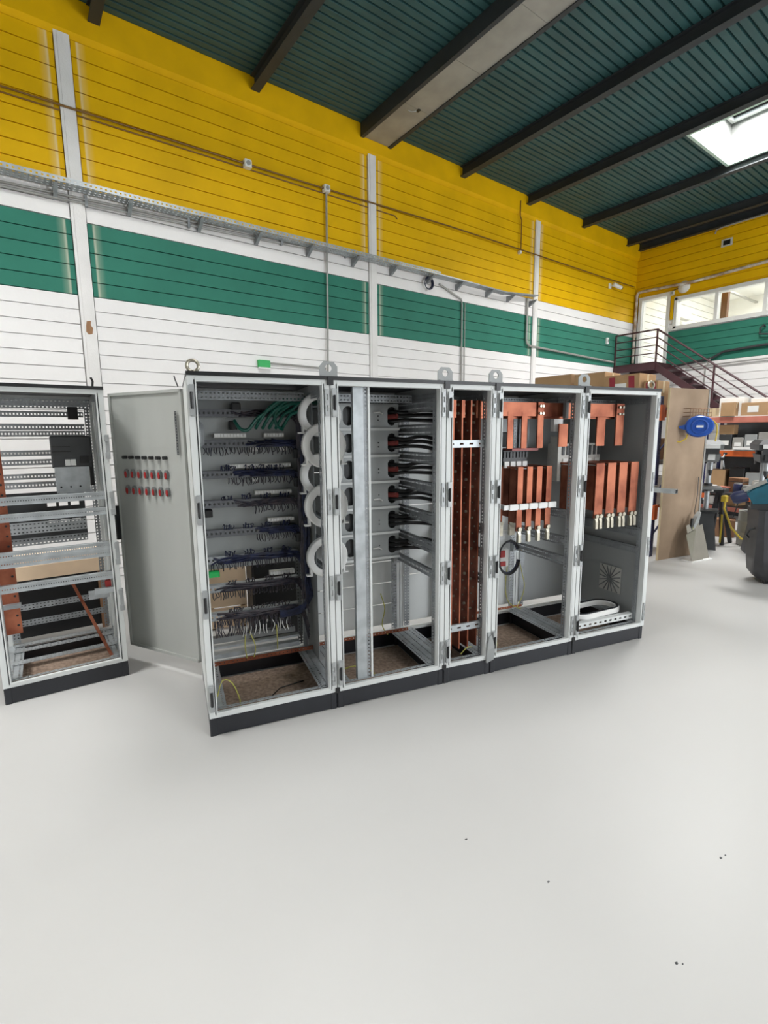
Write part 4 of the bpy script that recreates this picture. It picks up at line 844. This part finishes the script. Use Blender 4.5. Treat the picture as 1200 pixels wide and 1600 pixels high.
# dark stand legs with yellow hose in front of the press
sg = thing('tool_tripod','dark folding tool stand with yellow strap beside the drill press','stand',(8.95,3.12,0))
for a,b in (((-.18,.1,0),(0,.03,.86)),((.1,.12,0),(.02,.03,.86)),((.28,-.1,.0),(.04,0,.86)),((-.05,-.1,0),(0,0,.86))): MB().bar(a,b,.05,.05).build('leg','bin',sg)
MB().cbox(-.08,.10,-.08,.08,.84,.9,.01).build('top_block','mdark',sg)
MB().cbox(-.1,-.02,-.12,-.04,.70,.80,.012).build('strap_block','yellow',sg); MB().tube([(-.08,-.1,.74),(-.1,-.1,.6),(-.04,-.2,.3),(.1,-.3,.12),(.2,-.34,.10)],.016,7).build('strap','yellow',sg,True); MB().tube([(-.1,-.08,.5),(-.14,-.1,.3),(-.15,-.1,.06)],.014,7).build('strap','yellow',sg,True)
# bench with clutter
wbn = thing('workbench','dark steel workbench behind the drill presses','workbench',(10.1,3.2,0),-.25)
B(-.3,.3,-.75,.75,.70,.735).build('bench_top','mdark',wbn); B(-.3,.3,-.75,.75,.50,.52).build('bench_shelf','mdark',wbn)
for x in (-.27,.24):
    for y in (-.72,.68): B(x,x+.04,y,y+.04,0,.70).build('leg','bin',wbn)
B(-.32,-.3,-.75,.75,.43,.5).build('shelf_edge','pink',wbn)
items = [(9.95,3.62,.10,.14,.12,'white','small white packet at the left of the dark workbench','packet'),(9.98,3.45,.12,.2,.10,'pink','pale red box of parts on the dark workbench','box'),(9.95,3.22,.12,.14,.16,'rackblue','dark blue can on the dark workbench','can'),
         (9.92,3.08,.12,.15,.13,'mgrey','grey tin on the dark workbench','tin'),(9.95,2.9,.12,.1,.22,'white','tall white bottle on the dark workbench','bottle'),(10.2,3.3,.16,.25,.25,'wood','brown tool case at the back of the workbench','case'),(10.2,3.0,.2,.2,.2,'ivory','cream tub at the back of the workbench','tub')]
for x,y,sx,sy,sz,m,lab,cat in items:
    t = thing(cat if cat != 'case' else 'tool_case',lab,cat,(x,y,.735),-.25)
    if cat in ('can','tin','bottle','tub'):
        r_ = sy/2; MB().lathe([(0,0),(r_,0),(r_,sz*.75),(r_*(.5 if cat == 'bottle' else .95),sz*.85),(r_*(.4 if cat == 'bottle' else .9),sz),(0,sz)],n=14).build('shell',m,t,True); MB().cyl((0,0,sz),(0,0,sz+.02),r_*.42 if cat == 'bottle' else r_*.8,12).build('lid','conduit',t)
    else:
        MB().cbox(-sx/2,sx/2,-sy/2,sy/2,0,sz,.008).build('body',m,t); B(-sx/2-.002,sx/2,-sy/2-.002,sy/2+.002,sz*.7,sz*.74).build('lid_seam','mdark',t)
dr_ = thing('grey_drum','pale grey waste drum with loose cable behind the black bin','drum',(9.27,2.76,0)); MB().lathe([(0,0),(.17,0),(.185,.02),(.185,.2),(.19,.21),(.185,.22),(.185,.38),(.19,.39),(.185,.40),(.185,.55),(.17,.55),(.165,.5),(0,.5)],n=24).build('drum_shell','casing',dr_,True)
MB().tube([(-.17,-.06,.4),(-.2,-.02,.25),(-.19,-.12,.2),(-.1,-.2,.2)],.008,6).build('cable','wblack',dr_,True)
carton(10.05,3.35,.52,.3,.35,.16,-.2,'brown carton under the dark workbench',False); carton(10.05,3.62,.52,.25,.16,.14,-.2,'white packet box under the dark workbench',False,'label')
carton(9.75,3.35,.0,.3,.4,.3,.3,'dark brown box on the floor under the workbench',False,'wood')
# rack B with orange beams below the stair
rb_ = thing('pallet_rack','long orange-beamed rack of boxes below the staircase','rack',(11.4,2.6,0))
for x in (0,.75):
    for y in (-1.6,1.72): MB().perf((x,y,0),(0,0,1),(1,0,0),2.2,.07,1,.05,.4,.3,.05).build('upright','rackblue',rb_)
for z in (2.02,1.36,.5):
    for x in (-.02,.74): B(x,x+.05,-1.6,1.75,z-.06,z+.05).build('beam','orange' if z < 2 else 'pink',rb_)
    B(0,.78,-1.55,1.75,z+.05,z+.07).build('shelf_board','ivory',rb_)
B(.9,.92,-1.6,1.7,0,2.0).build('back_sheet','mdark',rb_)
top = 2.09
for x,y,sx,sy,sz,m,lab,l2 in ((11.75,4.0,.35,.42,.36,'white','large white carton with printed side on the top shelf below the stair',True),(11.45,3.98,.2,.24,.26,'card','small open brown carton in front of the large white one',False),(11.6,3.55,.4,.44,.24,'card','wide low brown carton with white label on the top rack shelf',True),(11.95,3.6,.25,.30,.34,'white','white carton behind the wide low brown one',False),(11.75,3.13,.35,.35,.36,'white','white carton at the right end of the top rack shelf',False),(11.5,4.26,.2,.12,.16,'tape','small yellow-brown carton at the left end of the top shelf',False)):
    carton(x,y,top,sx,sy,sz,0,lab,m == 'card',m,lab=l2)
for k,(y,sy,sz,m,lab) in enumerate(((4.2,.15,.20,'mgrey','grey bin at the left of the second rack shelf'),(4.0,.22,.30,'mdark','dark grey parts bin, second on the second rack shelf'),(3.78,.18,.24,'conduit','tall pale grey box, third on the second rack shelf'),(3.57,.2,.30,'cabdark','mid grey box, fourth on the second rack shelf'),(3.33,.24,.34,'conduit','wide pale grey box at the right of the second shelf'),(3.05,.26,.30,'mgrey','grey crate partly behind the dark drill press'))):
    t = thing('storage_box',lab,'box',(11.55,y,1.43)); MB().cbox(-.12,.15,-sy/2,sy/2,0,sz,.006).build('body',m,t); B(-.124,-.12,-sy*.3,sy*.3,sz*.3,sz*.6).build('front_tag','label',t)
carton(11.56,4.0,1.734,.22,.26,.18,0,'brown carton on the dark parts bin below the top rack beam',False)
t = thing('parts_tray','white tray of small parts on the second rack shelf edge','tray',(11.39,3.62,1.43)); MB().plate([(-.04,-.2),(.03,-.2),(.03,.2),(-.04,.2)],[],lambda a,b,c:(a,b,c),.008).build('tray_base','white',t); B(-.04,-.034,-.2,.2,0,.06).build('tray_front','white',t)
for y,sy,sz,m,lab in ((4.1,.3,.45,'card','tall brown carton on the lowest rack shelf'),(3.75,.25,.5,'black','black case on the lowest rack shelf'),(3.45,.3,.42,'cabdark','grey carton on the lowest rack shelf'),(3.1,.3,.4,'wood','dark timber box on the lowest rack shelf')): carton(11.6,y,.57,.3,sy,sz,0,lab,False,m)
# charcoal wheeled bin and teal machine
bn = thing('wheeled_bin','charcoal wheeled bin with scuffed base at the right edge','bin',(7.18,1.86,0),-1.0)
def rr(x,y,z,c): return [(-x+c,-y,z),(x-c,-y,z),(x,-y+c,z),(x,y-c,z),(x-c,y,z),(-x+c,y,z),(-x,y-c,z),(-x,-y+c,z)]
MB().loft([rr(.20,.18,.05,.08),rr(.25,.22,.12,.09),rr(.265,.235,.3,.07),rr(.27,.24,.66,.05),rr(.275,.245,.70,.05),rr(.28,.25,.88,.05),rr(.262,.232,.88,.05),rr(.25,.22,.6,.05)]).build('bin_body','bin',bn,True)
for s in (-1,1): MB().cyl((s*.12-.02,-.12,.05),(s*.12+.02,-.12,.05),.05,14).build('wheel','black',bn,True); MB().cyl((s*.12-.02,.12,.05),(s*.12+.02,.12,.05),.05,14).build('wheel','black',bn,True)
MB().tube([(-.27,-.1,.66),(-.32,-.1,.64),(-.33,-.02,.56),(-.29,.02,.52)],.012,6).build('handle','mdark',bn)
B(-.10,.06,-.262,-.24,.20,.29).build('scuff_patch','mgrey',bn)
tm = thing('band_saw','teal band saw arm with navy motor end above the charcoal bin','band saw',(7.02,2.0,.88),-1.2)
MB().loft([[(-.10,-.07,.06),(.3,-.07,.10),(.3,.07,.10),(-.10,.07,.06)],[(-.17,-.09,.18),(.3,-.09,.50),(.3,.09,.50),(-.17,.09,.18)],[(-.10,-.05,.27),(.3,-.05,.58),(.3,.05,.58),(-.10,.05,.27)]]).build('saw_arm','teal',tm)
MB().tube([(-.16,-.02,.16),(-.27,-.02,.12),(-.31,-.02,.10)],[.07,.075,.05],12).build('motor_end','navy',tm,True)
MB().bar((-.2,-.06,.22),(-.0,-.09,.34),.05,.04).build('guide_bracket','conduit',tm)
B(-.12,.1,-.06,.06,.0,.12).build('saw_base','mdark',tm); MB().tube([(-.24,-.04,.09),(-.26,-.04,-.02),(-.28,-.05,-.12)],.006,5).build('cord','wblack',tm)
